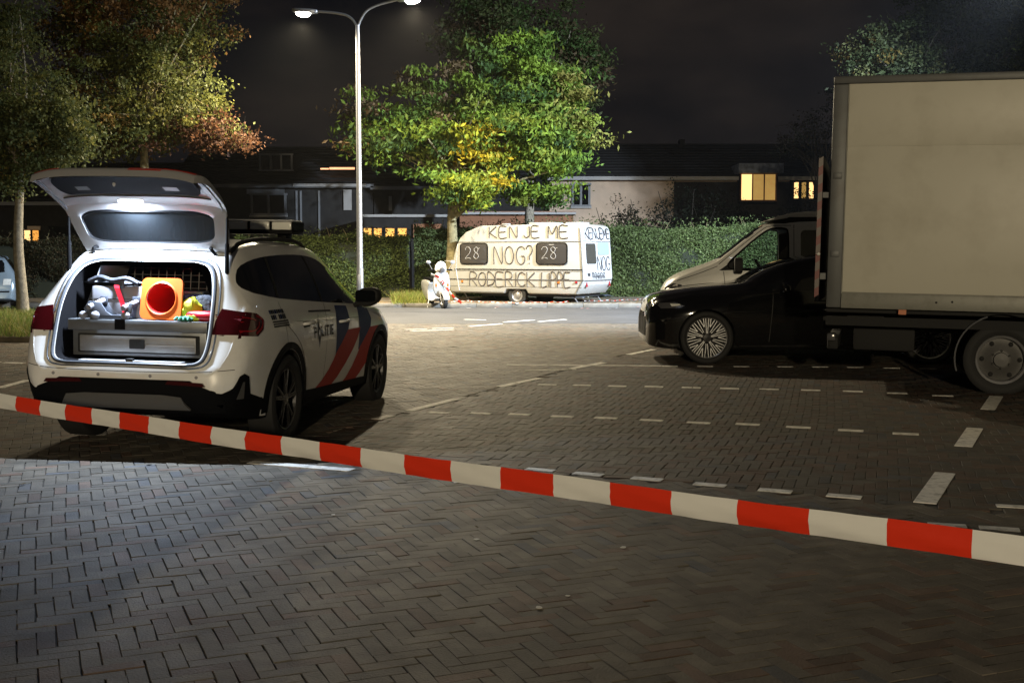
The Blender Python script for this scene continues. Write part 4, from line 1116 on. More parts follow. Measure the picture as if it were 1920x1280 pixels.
    mir = build(MB().prism(catmull([(-.10, 0), (-.08, .10), (.0, .15), (.12, .14), (.15, .06), (.10, .0), (0, -.03), (-.10, 0)], 3)[:-1], -0.05, 0.05, 'y'), 'door_mirror', 'blackmat', PC, bevel=0.02)
    mir.location = (s * 1.0, 1.86, 1.045); mir.rotation_euler = (0, 0, s * R(-12))
    build(MB().prism(rrect(-.085, .125, .015, .125, .03), -0.054, -0.051, 'y'), 'mirror_glass', 'dglass', mir)
    build(MB().tube([(-s * .14, 0.02, -.02), (0, 0.0, .02)], 0.025, 8), 'mirror_arm', 'blackmat', mir)
# rear fittings
pd('tail_lamp', [(.615, .90), (.80, .90), (.82, 1.06), (.66, 1.085), (.63, 1.0)], 'tred', 'B', 0.007, step=0.05, thick=0.006)
pd('tail_lamp', [(-.615, .90), (-.80, .90), (-.82, 1.06), (-.66, 1.085), (-.63, 1.0)], 'tred', 'B', 0.007, step=0.05, thick=0.006)
pd('bumper_cladding', [(-.73, .345), (.73, .345), (.73, .44), (.68, .50), (.55, .55), (.50, .575), (-.50, .575), (-.55, .55), (-.68, .50), (-.73, .44)], 'blackpl', 'B', 0.012, step=0.08, thick=0.014)
pd('skid_plate', [(-.50, .37), (.50, .37), (.44, .455), (.30, .468), (-.30, .468), (-.44, .455)], 'greypl', 'B', 0.022, step=0.08, thick=0.012)
for s in (-1, 1):
    pd('rear_reflector', [(s * .32, .545), (s * .62, .535), (s * .60, .562), (s * .34, .572)], 'tred', 'B', 0.016, step=0.1, thick=0.008)
for x in (-.55, -.20, .20, .55):
    h_ = BV_.ray_cast(Vector((x, -3, .60)), Vector((0, 1, 0)))[0]
    build(MB().lathe([(.012, 0), (.012, -.004), (.001, -.005)], 12, 'y', (x, h_.y, .60)), 'parking_sensor', 'gatew', PC)
pd('bumper_seam', line_poly(catmull([(-.80, .655), (-.5, .635), (0, .63), (.5, .635), (.80, .655)], 5), 0.005), 'seam', 'B', 0.002, step=0.08)
# rubber seal and painted jamb round the boot opening
ring = []; ring2 = []
for x, z in opening:
    h_ = BV_.ray_cast(Vector((x * 1.035, -3, 1.05 + (z - 1.05) * 1.03)), Vector((0, 1, 0)))[0]
    ring.append(h_ if h_ else Vector((x, -.5, z)))
    h_ = BV_.ray_cast(Vector((x * 1.10, -3, 1.05 + (z - 1.05) * 1.085)), Vector((0, 1, 0)))[0]
    ring2.append(h_ if h_ else Vector((x, -.5, z)))
build(MB().tube(ring + ring[:2], 0.014, 8, cap=False), 'boot_seal', 'seal', PC, smooth=True)
build(MB().tube(ring2 + ring2[:2], 0.007, 6, cap=False), 'boot_jamb_edge', 'seal', PC, smooth=True)
# inner jamb lining going into the boot
lin = [[(p.x * 0.985, p.y + d, 1.05 + (p.z - 1.05) * 0.985) for p in ring + ring[:1]] for d in (0.0, 0.05, 0.12)]
build(MB().grid(lin), 'boot_jamb', 'jamb', PC, smooth=True)
build(MB().box(-0.40, 0.40, -0.855, -0.78, 0.680, 0.696), 'boot_sill_strip', 'jamb', PC, bevel=0.004)
build(MB().box(-0.025, 0.025, -0.862, -0.82, 0.697, 0.712), 'boot_latch', 'blackmat', PC)
# pale inner quarter trim, left and right
for s in (-1, 1):
    build(MB().grid([[(s * (0.556 - 0.16 * t), y, 0.98 + 0.40 * t) for t in (0, .3, .6, 1)] for y in (-.52, -.3, -.05)]), 'quarter_trim', 'jamb' if s < 0 else 'trim', PC, smooth=True)
# load guard grille behind the rear seats
gr = MB()
for i in range(15):
    x = -0.48 + 0.96 * i / 14; gr.tube([(x, 0.02, 0.98), (x, 0.06, 1.37)], 0.004, 5)
for j in range(8):
    z = 1.0 + 0.36 * j / 7; gr.tube([(-0.49, 0.022 + 0.04 * j / 7, z), (0.49, 0.022 + 0.04 * j / 7, z)], 0.004, 5)
build(gr, 'load_guard', 'greypl', PC)
# wheels
for wy in (0.0, 2.69):
    for s in (-1, 1):
        wheel(PC, (s * 0.795, wy, 0.352), 0.352, 0.245, 0.23, 'five', s)
# roof rails and light bar
for s in (-1, 1):
    pts = []
    for y in np.linspace(-.38, 1.30, 12):
        h_ = BV_.ray_cast(Vector((s * .575, y, 3)), Vector((0, 0, -1)))[0]
        e_ = min(1, (y + .38) / .2, (1.30 - y) / .2)
        pts.append((s * .575, y, h_.z + 0.002 + 0.035 * e_))
    build(MB().tube(pts, 0.017, 8), 'roof_rail', 'blackmat', PC, smooth=True)
lb = build(MB().box(-.60, .60, .93, 1.22, 1.665, 1.70).box(-.52, -.44, 1.0, 1.15, 1.60, 1.67).box(.44, .52, 1.0, 1.15, 1.60, 1.67), 'light_bar', 'blackpl', PC, bevel=0.006)
build(MB().prism(rrect(-.60, .60, .925, 1.225, .06), 1.775, 1.79, 'z'), 'light_bar_lid', 'jamb', lb, bevel=0.005)
for i in range(6):
    x0 = -.598 + i * .2; 
    build(MB().box(x0 + .012, x0 + .188, .925, 1.225, 1.702, 1.773), 'light_module', 'lens', lb, bevel=0.012)
for i in range(7):
    x0 = -.60 + i * .2
    build(MB().box(x0 - .006, x0 + .006, .93, 1.22, 1.70, 1.775), 'divider', 'blackpl', lb)
# windscreen, bonnet gap, front lamps (seen from beside the car)
pd('windscreen', catmull([(-.60, 2.22), (0, 2.34), (.60, 2.22), (.565, 1.78), (.52, 1.62), (0, 1.56), (-.52, 1.62), (-.565, 1.78), (-.60, 2.22)], 3)[:-1], 'dglass', 'T', 0.004, step=0.1, thick=0.004)
for s in (-1, 1):
    pd('head_lamp', [(s * .34, .70), (s * .66, .74), (s * .70, .84), (s * .60, .86), (s * .36, .80)], 'headl', 'F', 0.006, step=0.06, thick=0.006)
    pd('kidney_grille', [(s * .03, .46), (s * .28, .48), (s * .29, .72), (s * .26, .76), (s * .03, .76)], 'blackpl', 'F', 0.006, step=0.06, thick=0.006)
# lettering
bm = text_bm('P', 0.155, 0.80); 
def place_text(s, y, z, size, sx, m='letter', view='R', bold=0.0):
    bm = text_bm(s, size, sx)
    for v in bm.verts: v.co.x += y; v.co.y += z
    return decal('lettering', bm, BV_, m, PC, view, 0.0045, step=0.2)
bm.free()
# POLITIE: slab letters with the flame for the O
def bars(rects, name='lettering', view='R', m='letter'):
    for (a0, a1, b0, b1, sk) in rects:
        pd(name, [(a0 + sk * b0, b0), (a1 + sk * b0, b0), (a1 + sk * b1, b1), (a0 + sk * b1, b1)], m, view, 0.0045, step=0.2)
Y0, ZB, ZT = 0.62, 0.795, 0.885
dxl = 0.105
def letter(ch, y):
    w = 0.062; t = 0.02; z0, z1 = ZB, ZT; zm = (z0 + z1) / 2
    B = {'P': [(y, y + t, z0, z1), (y, y + w, z1 - t * .8, z1), (y + w - t * .7, y + w, zm, z1), (y, y + w, zm - .006, zm + .008)],
         'L': [(y, y + t, z0, z1), (y, y + w, z0, z0 + t * .8)],
         'I': [(y + .012, y + .012 + t, z0, z1)],
         'T': [(y - .004, y + w + .004, z1 - t * .8, z1), (y + w / 2 - t / 2, y + w / 2 + t / 2, z0, z1)],
         'E': [(y, y + t, z0, z1), (y, y + w, z1 - t * .8, z1), (y, y + w, z0, z0 + t * .8), (y, y + w * .85, zm - .008, zm + .008)]}[ch]
    bars([(*b, 0) for b in B])
letter('P', Y0)
fy = Y0 + 0.115
flame = catmull([(fy + .03, .70), (fy + .055, .77), (fy + .075, .82), (fy + .06, .865), (fy + .035, .885), (fy + .03, .93), (fy + .022, 1.0), (fy + .012, .93), (fy + .0, .885), (fy - .018, .845), (fy - .005, .79), (fy + .018, .75), (fy + .03, .70)], 3)[:-1]
pd('lettering', flame, 'letter', 'R', 0.0045, step=0.2)
pd('lettering', catmull([(fy + .03, .79), (fy + .048, .825), (fy + .03, .86), (fy + .008, .83), (fy + .03, .79)], 4)[:-1], 'white', 'R', 0.0062, step=0.2)
y = Y0 + 0.205
for ch in 'LITIE':
    letter(ch, y); y += 0.052 if ch == 'I' else 0.086
# district sticker on the rear quarter (blurred print in two rows over three bars)
sk = -0.30
for r_, (z0, z1) in enumerate(((1.035, 1.065), (.990, 1.027))):
    y = -.36 + 0.01 * r_
    k = 0
    while y < -.07:
        w = (0.026, 0.034, 0.020, 0.040)[k % 4]
        if not (r_ == 1 and 2 < k < 4):
            pd('sticker_print', [(y - sk * (1.065 - z0) * .8, z0), (y + w - sk * (1.065 - z0) * .8, z0), (y + w - sk * (1.065 - z1) * .8, z1), (y - sk * (1.065 - z1) * .8, z1)], 'letter' if (k + r_) % 3 else 'blue', 'R', 0.0045, step=0.2)
        y += w + 0.008; k += 1
for z0, c_ in ((.968, 'seam'), (.95, 'greypl'), (.932, 'seam')):
    pd('sticker_bar', [(-.325 + (.968 - z0) * .3, z0), (.0 + (.968 - z0) * .3, z0), (.0 + (.968 - z0) * .3, z0 + .012), (-.325 + (.968 - z0) * .3, z0 + .012)], c_, 'R', 0.0045, step=0.2)
pd('door_strip', [(.52, 1.015), (1.12, .998), (1.12, 1.013), (.52, 1.030)], 'seam', 'R', 0.0045, step=0.2)
pd('fuel_flap_gap', line_poly([(-.09, .795), (.10, .79)], 0.008), 'seam', 'R', 0.003, step=0.2)

# tailgate, raised
TG0 = Vector((0, -0.42, 1.495))
tp = catmull([(0, 0), (.05, .09), (.11, .19), (.17, .28), (.24, .36), (.31, .41), (.40, .455), (.50, .50), (.58, .53), (.63, .535), (.66, .522)], 4)
tl = [0.0]
for a, b in zip(tp, tp[1:]): tl.append(tl[-1] + math.hypot(b[0] - a[0], b[1] - a[1]))
TL = tl[-1]
def tg(u, v, inn=0.0):
    """u 0..1 hinge to lower edge, v -1..1 across; inn: metres outwards (up)"""
    s = u * TL
    k = min(max(np.searchsorted(tl, s) - 1, 0), len(tp) - 2)
    t = (s - tl[k]) / (tl[k + 1] - tl[k])
    b = tp[k][0] + (tp[k + 1][0] - tp[k][0]) * t; z = tp[k][1] + (tp[k + 1][1] - tp[k][1]) * t
    tx, tz = tp[k + 1][0] - tp[k][0], tp[k + 1][1] - tp[k][1]
    l = math.hypot(tx, tz); nx, nz = -tz / l, tx / l              # outward (top side) normal in the (back, up) plane
    w = float(interp([0, .15, .4, .6, .8, .93, 1.0], [.565, .60, .635, .65, .65, .64, .61], u))
    d = inn - 0.045 * abs(v) ** 5
    bow = 0.17 * (1 - v * v) * max(0, u - .35)
    return (v * w, TG0.y - (b + nx * -d) - bow, TG0.z + z + nz * d)
NV = 25
vs_ = [-1 + 2 * i / (NV - 1) for i in range(NV)]
def wedge(N=80):
    """outer outline of the window half and the glass outline, in (u, v)"""
    O, I = [], []
    cu, cv = .215, 0.0
    for i in range(N):
        a = 2 * math.pi * i / N
        c, s = math.cos(a), math.sin(a)
        m = max(abs(c), abs(s))
        O.append((cu + .215 * c / m, s / m))
        e = 5.0
        rr = (abs(c) ** e + abs(s) ** e) ** (-1 / e)
        I.append((cu + .165 * c * rr, .85 * s * rr))
    return O, I
O, I = wedge()
mb = MB()
for inn, flip in ((0.0, 0), (0.045, 1)):
    rows = []
    for k in range(5):
        t = k / 4
        rows.append([tg(o[0] + (i[0] - o[0]) * t, o[1] + (i[1] - o[1]) * t, inn - (0.012 if (k in (1, 2, 3) and not flip) else 0)) for o, i in zip(O, I)])
        rows[-1].append(rows[-1][0])
    mb.grid(rows)
rows = [[tg(*q, 0.0) for q in I + I[:1]], [tg(*q, 0.045) for q in I + I[:1]]]
mb.grid(rows)
rows = [[tg(*q, 0.0) for q in O + O[:1]], [tg(*q, 0.045) for q in O + O[:1]]]
mb.grid(rows)
us = [.43 + .57 * i / 20 for i in range(21)]
inner = [[tg(u, v, 0.012 if (u > .60 and u < .93 and abs(v) < .86) else -0.012 if u < .6 else -0.015) for v in vs_] for u in us]
outer = [[tg(u, v, 0.035) for v in vs_] for u in us]
mb.grid(inner); mb.grid(outer)
mb.grid([inner[-1], outer[-1]]); mb.grid([inner[0], outer[0]])
mb.grid([[r_[0] for r_ in inner], [r_[0] for r_ in outer]]); mb.grid([[r_[-1] for r_ in inner], [r_[-1] for r_ in outer]])
gate = build(mb, 'tailgate', 'gatew', PC, smooth=True, ang=45)
gl = MB().grid([[tg(.215 + .17 * p, .87 * q, 0.02) for q in np.linspace(-1, 1, 21)] for p in np.linspace(-1, 1, 9)])
build(gl, 'rear_window', 'dglass', gate, smooth=True)
build(MB().tube([tg(*q, 0.006) for q in I + I[:2]], 0.009, 6, cap=False), 'window_gasket', 'blackpl', gate, smooth=True)
E_ = [(.03 + .0 * i, -.93 + 1.86 * i / 20) for i in range(21)] + [(.03 + .92 * i / 20, .955) for i in range(1, 21)] + [(.955, .93 - 1.86 * i / 20) for i in range(1, 21)] + [(.95 - .92 * i / 20, -.955) for i in range(1, 21)]
build(MB().tube([tg(*q, -0.016) for q in E_ + E_[:1]], 0.0065, 6, cap=False), 'gate_seal', 'seal', gate, smooth=True)
J_ = [(.215 + (q[0] - .215) * 1.16, q[1] * 1.075) for q in I]
build(MB().tube([tg(*q, -0.012) for q in J_ + J_[:2]], 0.004, 6, cap=False), 'frame_groove', 'seam', gate, smooth=True)
build(MB().tube([tg(.585, v_, -0.016) for v_ in np.linspace(-.88, .88, 25)], 0.005, 6), 'panel_joint', 'seam', gate, smooth=True)
e = [[tg(.765 + .145 * p, .84 * q * (1 - .10 * abs(p) ** 3), -0.018) for q in np.linspace(-1, 1, 25)] for p in np.linspace(-1, 1, 9)]
build(MB().grid(e), 'trim_panel', 'trim', gate, smooth=True)
for v_ in (-.52, .52):
    build(MB().grid([[tg(.72 + .03 * p, v_ + .08 * q, -0.024) for q in (-1, 0, 1)] for p in (-1, 0, 1)]), 'grip_recess', 'greypl', gate)
hd = tg(.80, -.07, -.03); build(MB().ball(hd, .012, .012, .018, 8, 5), 'latch_striker', 'jamb', gate, smooth=True)
for u, v_ in ((.06, -.55), (.06, .10), (.06, .62), (.12, -.88), (.055, -.80), (.30, .95), (.10, .93)):
    build(MB().ball(tg(u, v_, -.012), .016, .016, .008, 10, 5), 'plug', 'blackmat', gate, smooth=True)
# outer edge strip: red stickers on the outside, upper corner
for s in (-1, 1):
    build(MB().grid([[tg(.80 + .18 * p, s * q, 0.039) for q in (.62, .75, .88, .97)] for p in np.linspace(0, 1, 7)]), 'corner_sticker', 'red', gate, smooth=True)
build(MB().grid([[tg(.93 + .07 * p, q, 0.0385) for q in np.linspace(.25, .62, 12)] for p in (0, .5, 1)]), 'edge_sticker', 'red', gate, smooth=True)
# boot lamp
lp = [tg(.53, v_, -0.030) for v_ in np.linspace(-.24, .06, 9)]
build(MB().tube(lp, [.010] + [.017] * 7 + [.010], 10), 'boot_lamp', 'bootlamp', gate, smooth=True)
la = bpy.data.lights.new('boot_light', 'AREA'); la.shape = 'ELLIPSE'; la.size = 0.20; la.size_y = 0.03; la.energy = W_BOOT; la.color = (0.68, 0.81, 1.0)
lo = bpy.data.objects.new('boot_light', la); col.objects.link(lo); lo.parent = PC
pc_ = Vector(tg(.53, -.09, -0.052)); lo.location = pc_
lo.rotation_euler = Vector((0, 0.10, -1)).to_track_quat('-Z', 'Y').to_euler()
# struts, hinges
for s in (-1, 1):
    a = Vector(tg(.40, s * .99, -0.02)); b = Vector((s * .625, -.56, 1.315)); m_ = a.lerp(b, .45)
    build(MB().tube([a, m_, m_, b], [.010, .010, .016, .016], 10), 'gas_strut', 'blackpl', PC, smooth=True)
    build(MB().tube([(s * .34, -.40, 1.50), (s * .34, -.46, 1.54), tuple(tg(.045, s * .60, 0.0))], .016, 8), 'hinge', 'white', PC)
    build(MB().tube(catmull([(s * .50, -.44, 1.46), (s * .47, -.48, 1.515), tuple(tg(.05, s * .78, -.005))], 5), .014, 8), 'cable_boot', 'blackpl', PC, smooth=True)

# ------------------------------------------------------------------ what lies in the boot
def pcm(o):
    """place a thing given in police-car coordinates"""
    o.parent = None
    o.matrix_world = PC.matrix_world @ Matrix.Translation(o.location) @ o.rotation_euler.to_matrix().to_4x4()
bpy.context.view_layer.update()
def thing(name, label, cat, loc, rot=(0, 0, 0)):
    o = empty(name, (0, 0, 0), 0, label, cat)
    o.matrix_world = PC.matrix_world @ Matrix.Translation(loc) @ Matrix.Rotation(rot[2], 4, 'Z') @ Matrix.Rotation(rot[1], 4, 'Y') @ Matrix.Rotation(rot[0], 4, 'X')
    return o
dr = thing('drawer_unit', 'grey metal drawer unit filling the bottom of the boot', 'drawer unit', (0, 0, 0))
build(MB().box(-.525, .525, -.70, -.05, .715, .95), 'cabinet', 'drawer', dr, bevel=0.006)
build(MB().box(-.545, .545, -.725, -.05, .951, .985).box(-.545, .545, -.735, -.722, .905, .985), 'top_tray', 'drawer', dr, bevel=0.004)
build(MB().prism(rrect(-.475, .475, .738, .880, .01), -.716, -.701, 'y'), 'drawer_surround', 'blackmat', dr)
fr = build(MB().prism(rrect(-.455, .455, .750, .868, .008), -.728, -.717, 'y'), 'drawer_front', 'drawerf', dr, bevel=0.003)
build(MB().prism(rrect(-.06, .06, .775, .845, .008), -.734, -.7285, 'y'), 'handle', 'blackmat', fr)
build(MB().box(.07, .445, -.7315, -.7285, .800, .806), 'edge_line', 'jamb', fr)
build(MB().box(-.17, -.09, -.742, -.736, .915, .990), 'tray_clip', 'blackpl', dr)
DZ = 0.985
# cone lying with its square foot towards us
cn = thing('traffic_cone', 'orange traffic cone lying with its square foot facing out', 'cone', (.155, -.635, DZ + .157), (R(80), 0, 0))
sq = rrect(-.16, .16, -.155, .155, .045); 
def ring_plate(mb, outer, r, z0, z1, n):
    ci = [(r * math.cos(math.atan2(p[1], p[0])), r * math.sin(math.atan2(p[1], p[0]))) for p in outer]
    for z, zz in ((z0, z0), (z1, z1)):
        mb.grid([[(p[0], p[1], z) for p in outer + outer[:1]], [(p[0], p[1], z) for p in ci + ci[:1]]])
    mb.grid([[(p[0], p[1], z0) for p in outer + outer[:1]], [(p[0], p[1], z1) for p in outer + outer[:1]]])
    mb.grid([[(p[0], p[1], z0) for p in ci + ci[:1]], [(p[0], p[1], z1) for p in ci + ci[:1]]])
mbp = MB(); sq2 = []
for i in range(len(sq)):
    a, b = sq[i], sq[(i + 1) % len(sq)]
    for t in (0, .25, .5, .75): sq2.append((a[0] + (b[0] - a[0]) * t, a[1] + (b[1] - a[1]) * t))
ring_plate(mbp, sq2, .125, 0, .022, 0)
build(mbp, 'foot', 'orange', cn)
build(MB().lathe([(.128, .024), (.118, .030), (.112, .022)], 40, 'z'), 'rim_ring', 'orange', cn, smooth=True)
build(MB().lathe([(.112, .02), (.10, -.02), (.03, -.42), (.001, -.43)], 40, 'z'), 'cone_body', 'conered', cn, smooth=True)
# grey tool case
cs = thing('tool_case', 'pale grey hard case behind the dark grey carrier', 'case', (-.21, -.46, DZ), (0, 0, R(4)))
build(MB().box(-.23, .22, -.12, .12, 0, .245), 'case_body', 'crate', cs, bevel=0.018)
build(MB().box(-.232, .222, -.124, .122, .145, .150), 'lid_gap', 'blackmat', cs)
for x in (-.13, .12): build(MB().box(x - .03, x + .03, -.130, -.118, .11, .17), 'latch', 'crated', cs, bevel=0.005)
sp_ = thing('red_strap', 'bright red strap hanging over the grey case', 'strap', (-.25, -.60, DZ))
build(MB().grid([[(x + dx, y, z) for dx in (-.02, .02)] for x, y, z in ((.0, .14, .252), (.02, .005, .253), (.03, -.006, .23), (.075, -.012, .12), (.11, -.03, .03))]), 'webbing', 'redpl', sp_)
vs2 = thing('black_vest', 'crumpled black vest thrown on top of the grey case', 'vest', (-.26, -.44, DZ + .247), (0, 0, R(-4)))
mv = MB(); 
mv.grid([[(x, y + .03 * math.sin(x * 9), .035 + .03 * math.sin(x * 11 + 1) * math.cos(y * 14) - .02 * abs(y) * 5) for y in np.linspace(-.13, .13, 9)] for x in np.linspace(-.24, .22, 18)])
build(mv, 'cloth', 'bag', vs2, smooth=True)
build(MB().tube(catmull([(-.20, -.13, .03), (-.1, -.14, .062), (.0, -.14, .04), (.12, -.14, .055), (.2, -.12, .02)], 5), .018, 8), 'collar', 'bag', vs2, smooth=True)
build(MB().box(.02, .10, -.15, -.135, -.02, .045), 'buckle', 'crated', vs2, bevel=0.008)
# dark carrier with two round handles
cr = thing('tool_carrier', 'dark grey open carrier with two round grip handles', 'carrier', (-.24, -.64, DZ), (0, 0, R(6)))
build(MB().prism([(-.17, .02), (-.04, .0), (.16, .0), (.18, .12), (.155, .125), (.10, .035), (.02, .035), (-.02, .06), (-.06, .125), (-.15, .135), (-.19, .08)], -.07, -.055, 'y')
      .prism([(-.17, .02), (-.04, .0), (.16, .0), (.18, .12), (.155, .125), (.10, .035), (.02, .035), (-.02, .06), (-.06, .125), (-.15, .135), (-.19, .08)], .055, .07, 'y').box(-.15, .15, -.055, .055, .0, .012), 'frame', 'crated', cr, bevel=0.004)
for x, z in ((-.11, .11), (.15, .105)):
    build(MB().tube([(x - .03, -.10, z - .02), (x + .03, .09, z + .035)], .021, 12), 'grip', 'crate', cr, smooth=True)
for x in (-.19, -.10, .13):
    build(MB().ball((x, -.075, .03), .034, .03, .03, 12, 8), 'foot_ball', 'crate', cr, smooth=True)
# hi-vis vest, gloves, red bottle, dark bag
hv = thing('hivis_vest', 'crumpled yellow safety vest beside the orange cone', 'vest', (.37, -.60, DZ))
build(MB().ball((0, 0, .085), .075, .08, .085, 16, 10, wob=0.16), 'cloth', 'hivis', hv, smooth=True)
build(MB().ball((.05, -.05, .03), .08, .05, .03, 12, 8, wob=0.15), 'hem', 'hivis', hv, smooth=True)
gv = thing('green_gloves', 'green work gloves lying in front of the yellow vest', 'gloves', (.36, -.70, DZ))
build(MB().ball((0, 0, .018), .06, .03, .02, 12, 7, wob=0.2), 'palm', 'green', gv, smooth=True)
for i in range(4): build(MB().tube(catmull([(-.03 + i * .02, -.01, .02), (-.05 + i * .03, -.03, .03), (-.06 + i * .035, -.045, .012)], 3), .010, 7), 'finger', 'green', gv, smooth=True)
rb = thing('red_bottle', 'red cylinder lying on the right of the boot', 'bottle', (.465, -.66, DZ + .040), (0, R(90), R(-6)))
build(MB().lathe([(.001, -.105), (.03, -.105), (.038, -.09), (.038, .12), (.030, .14), (.012, .155), (.001, .155)], 24, 'z'), 'shell', 'redpl', rb, smooth=True)
bg = thing('dark_bag', 'dark blue grey bag leaning at the right of the boot', 'bag', (.45, -.45, DZ))
build(MB().prism(catmull([(-.13, 0), (-.12, .10), (-.05, .185), (.03, .17), (.08, .10), (.09, 0)], 4), -.13, .14, 'y'), 'sack', 'bag', bg, bevel=0.02)
build(MB().tube(catmull([(-.06, -.11, .10), (-.01, -.13, .06), (.05, -.13, .03), (.10, -.12, .02)], 5), .010, 7), 'piping', 'crate', bg, smooth=True)
# more small kit
pk = thing('kit_pouch', 'black kit pouch wedged behind the orange cone', 'pouch', (-.03, -.42, DZ), (0, 0, R(12)))
build(MB().box(-.09, .09, -.06, .06, 0, .21), 'pouch_body', 'bag', pk, bevel=0.025)
build(MB().box(-.092, .092, -.066, -.058, .11, .21), 'flap', 'crated', pk, bevel=0.008)
rp = thing('coiled_line', 'pale coiled line lying on the left of the drawer top', 'rope', (-.44, -.50, DZ))
for i in range(4):
    build(MB().lathe([(.055 - .004 * i + .009 * math.cos(a), .012 + .017 * i + .009 * math.sin(a)) for a in np.linspace(0, 6.283, 7)[:-1]], 22, 'z', closed=True), 'turn', 'jamb', rp, smooth=True)
bx2 = thing('blue_box', 'small dark blue box behind the yellow vest', 'box', (.30, -.36, DZ), (0, 0, R(-8)))
build(MB().box(-.10, .10, -.07, .07, 0, .19), 'box_body', 'blue', bx2, bevel=0.01)
build(MB().box(-.105, .105, -.075, .075, .191, .215), 'lid', 'crated', bx2, bevel=0.006)
# ------------------------------------------------------------------ black saloon, heading left
bp = G(1320, 684)
BC = empty('black_car', (bp.x + 3.07, bp.y + 0.93 + 0.04, 0), R(90 - 1.5), 'glossy black saloon car half hidden behind the box truck', 'car')
KB = dict(
 y  =[-1.12,-1.06,-.95,-.60,-.10,.40,.90,1.40,1.80,2.15,2.45,2.80,3.15,3.42,3.62,3.74,3.80],
 zt =[.72,.96,1.06,1.12,1.26,1.42,1.485,1.475,1.40,1.27,1.11,1.06,1.02,.975,.93,.84,.66],
 zr =[.68,.90,1.00,1.05,1.19,1.35,1.42,1.41,1.33,1.19,1.045,.995,.955,.91,.86,.78,.60],
 wr =[.60,.66,.70,.66,.60,.58,.585,.59,.60,.64,.72,.75,.75,.72,.65,.52,.34],
 zbe=[.62,.80,.92,.98,.985,.98,.97,.96,.95,.94,.935,.92,.89,.85,.80,.72,.56],
 wbe=[.66,.76,.82,.87,.885,.89,.89,.89,.89,.885,.88,.875,.86,.83,.76,.62,.42],
 zs =[.52,.66,.74,.78,.78,.77,.76,.76,.76,.76,.75,.74,.71,.66,.60,.55,.48],
 ws =[.68,.80,.86,.915,.935,.93,.92,.92,.92,.925,.93,.94,.935,.90,.82,.66,.45],
 wl =[.62,.74,.80,.86,.88,.87,.86,.86,.86,.87,.88,.885,.88,.85,.78,.64,.44],
 zb =[.36,.30,.26,.22,.20,.19,.19,.19,.19,.19,.19,.19,.19,.19,.20,.23,.28])
bb = build(loft_body(KB, 100, 4), 'body', ['blackp'], BC, smooth=True)
cuts = []
for wy in (0.0, 2.99):
    for s in (-1, 1):
        c = build(MB().prism([(wy + .385 * math.cos(a), .355 + .385 * math.sin(a)) for a in np.linspace(0, 2 * math.pi, 49)[:-1]], s * .60, s * 1.2, 'x'), 'c', 'blackmat'); c.parent = BC; cuts.append(c)
cut(bb, cuts); BB = bvh_of(bb)
for sd in ('R', 'L'):
    decal('side_window', catmull([(-.35, 1.02), (-.30, 1.06), (.10, 1.22), (.55, 1.34), (1.0, 1.385), (1.40, 1.36), (1.75, 1.24), (2.12, 1.05), (2.05, 1.0), (1.2, 1.01), (.3, 1.02), (-.35, 1.02)], 3)[:-1], BB, 'dglass', BC, sd, 0.004, step=0.1, thick=0.004)
    for p_ in ([(2.15, .30), (2.12, .7), (2.10, 1.0)], [(1.0, .25), (1.03, .7), (1.0, 1.02)]):
        decal('panel_gap', line_poly(catmull(p_, 4), 0.008), BB, 'seam', BC, sd, 0.002, step=0.1)
    decal('sill_trim', [(.45, .235), (2.55, .235), (2.55, .255), (.45, .255)], BB, 'alloyblk', BC, sd, 0.008, step=0.15)
    s = 1 if sd == 'R' else -1
    mir = build(MB().prism(catmull([(-.08, 0), (-.06, .09), (.03, .12), (.13, .10), (.14, .03), (.05, -.02), (-.08, 0)], 3)[:-1], -.05, .05, 'y'), 'door_mirror', 'blackp', BC, bevel=0.02)
    mir.location = (s * 1.0, 1.95, .985)
    for hy_ in (.55, 1.45):
        h_ = BB.ray_cast(Vector((s * 3, hy_, .86)), Vector((-s, 0, 0)))[0]
        build(MB().tube([(h_.x + s * .012, hy_ - .10, .86), (h_.x + s * .012, hy_ + .10, .86)], .012, 8), 'door_handle', 'blackp', BC)
    decal('head_lamp', [(3.60, .745), (3.40, .755), (3.30, .785), (3.42, .83), (3.66, .815)], BB, 'headl', BC, sd, 0.005, step=0.05, thick=0.005)
    decal('lamp_strip', [(3.46, .775), (3.34, .785), (3.36, .808), (3.48, .808)], BB, 'lens', BC, sd, 0.009, step=0.05)
    decal('air_intake', [(3.66, .32), (3.55, .33), (3.55, .54), (3.62, .60), (3.67, .56)], BB, 'blackpl', BC, sd, 0.005, step=0.05, thick=0.004)
decal('windscreen', catmull([(-.60, 2.33), (0, 2.46), (.60, 2.33), (.56, 1.95), (.50, 1.66), (0, 1.58), (-.50, 1.66), (-.56, 1.95), (-.60, 2.33)], 3)[:-1], BB, 'dglass', BC, 'T', 0.004, step=0.1, thick=0.004)
for s in (-1, 1):
    decal('head_lamp', [(s * .42, .74), (s * .62, .745), (s * .64, .80), (s * .44, .81)], BB, 'headl', BC, 'F', 0.006, step=0.05, thick=0.005)
    decal('kidney_grille', [(s * .04, .40), (s * .30, .42), (s * .32, .64), (s * .28, .68), (s * .04, .68)], BB, 'blackpl', BC, 'F', 0.006, step=0.05, thick=0.005)
decal('front_grille', [(-.50, .36), (.50, .36), (.52, .52), (.46, .62), (-.46, .62), (-.52, .52)], BB, 'blackmat', BC, 'F', 0.004, step=0.06)
for wy in (0.0, 2.99):
    for s in (-1, 1): wheel(BC, (s * .815, wy, .355), .355, .278, .25, 'fine', s)

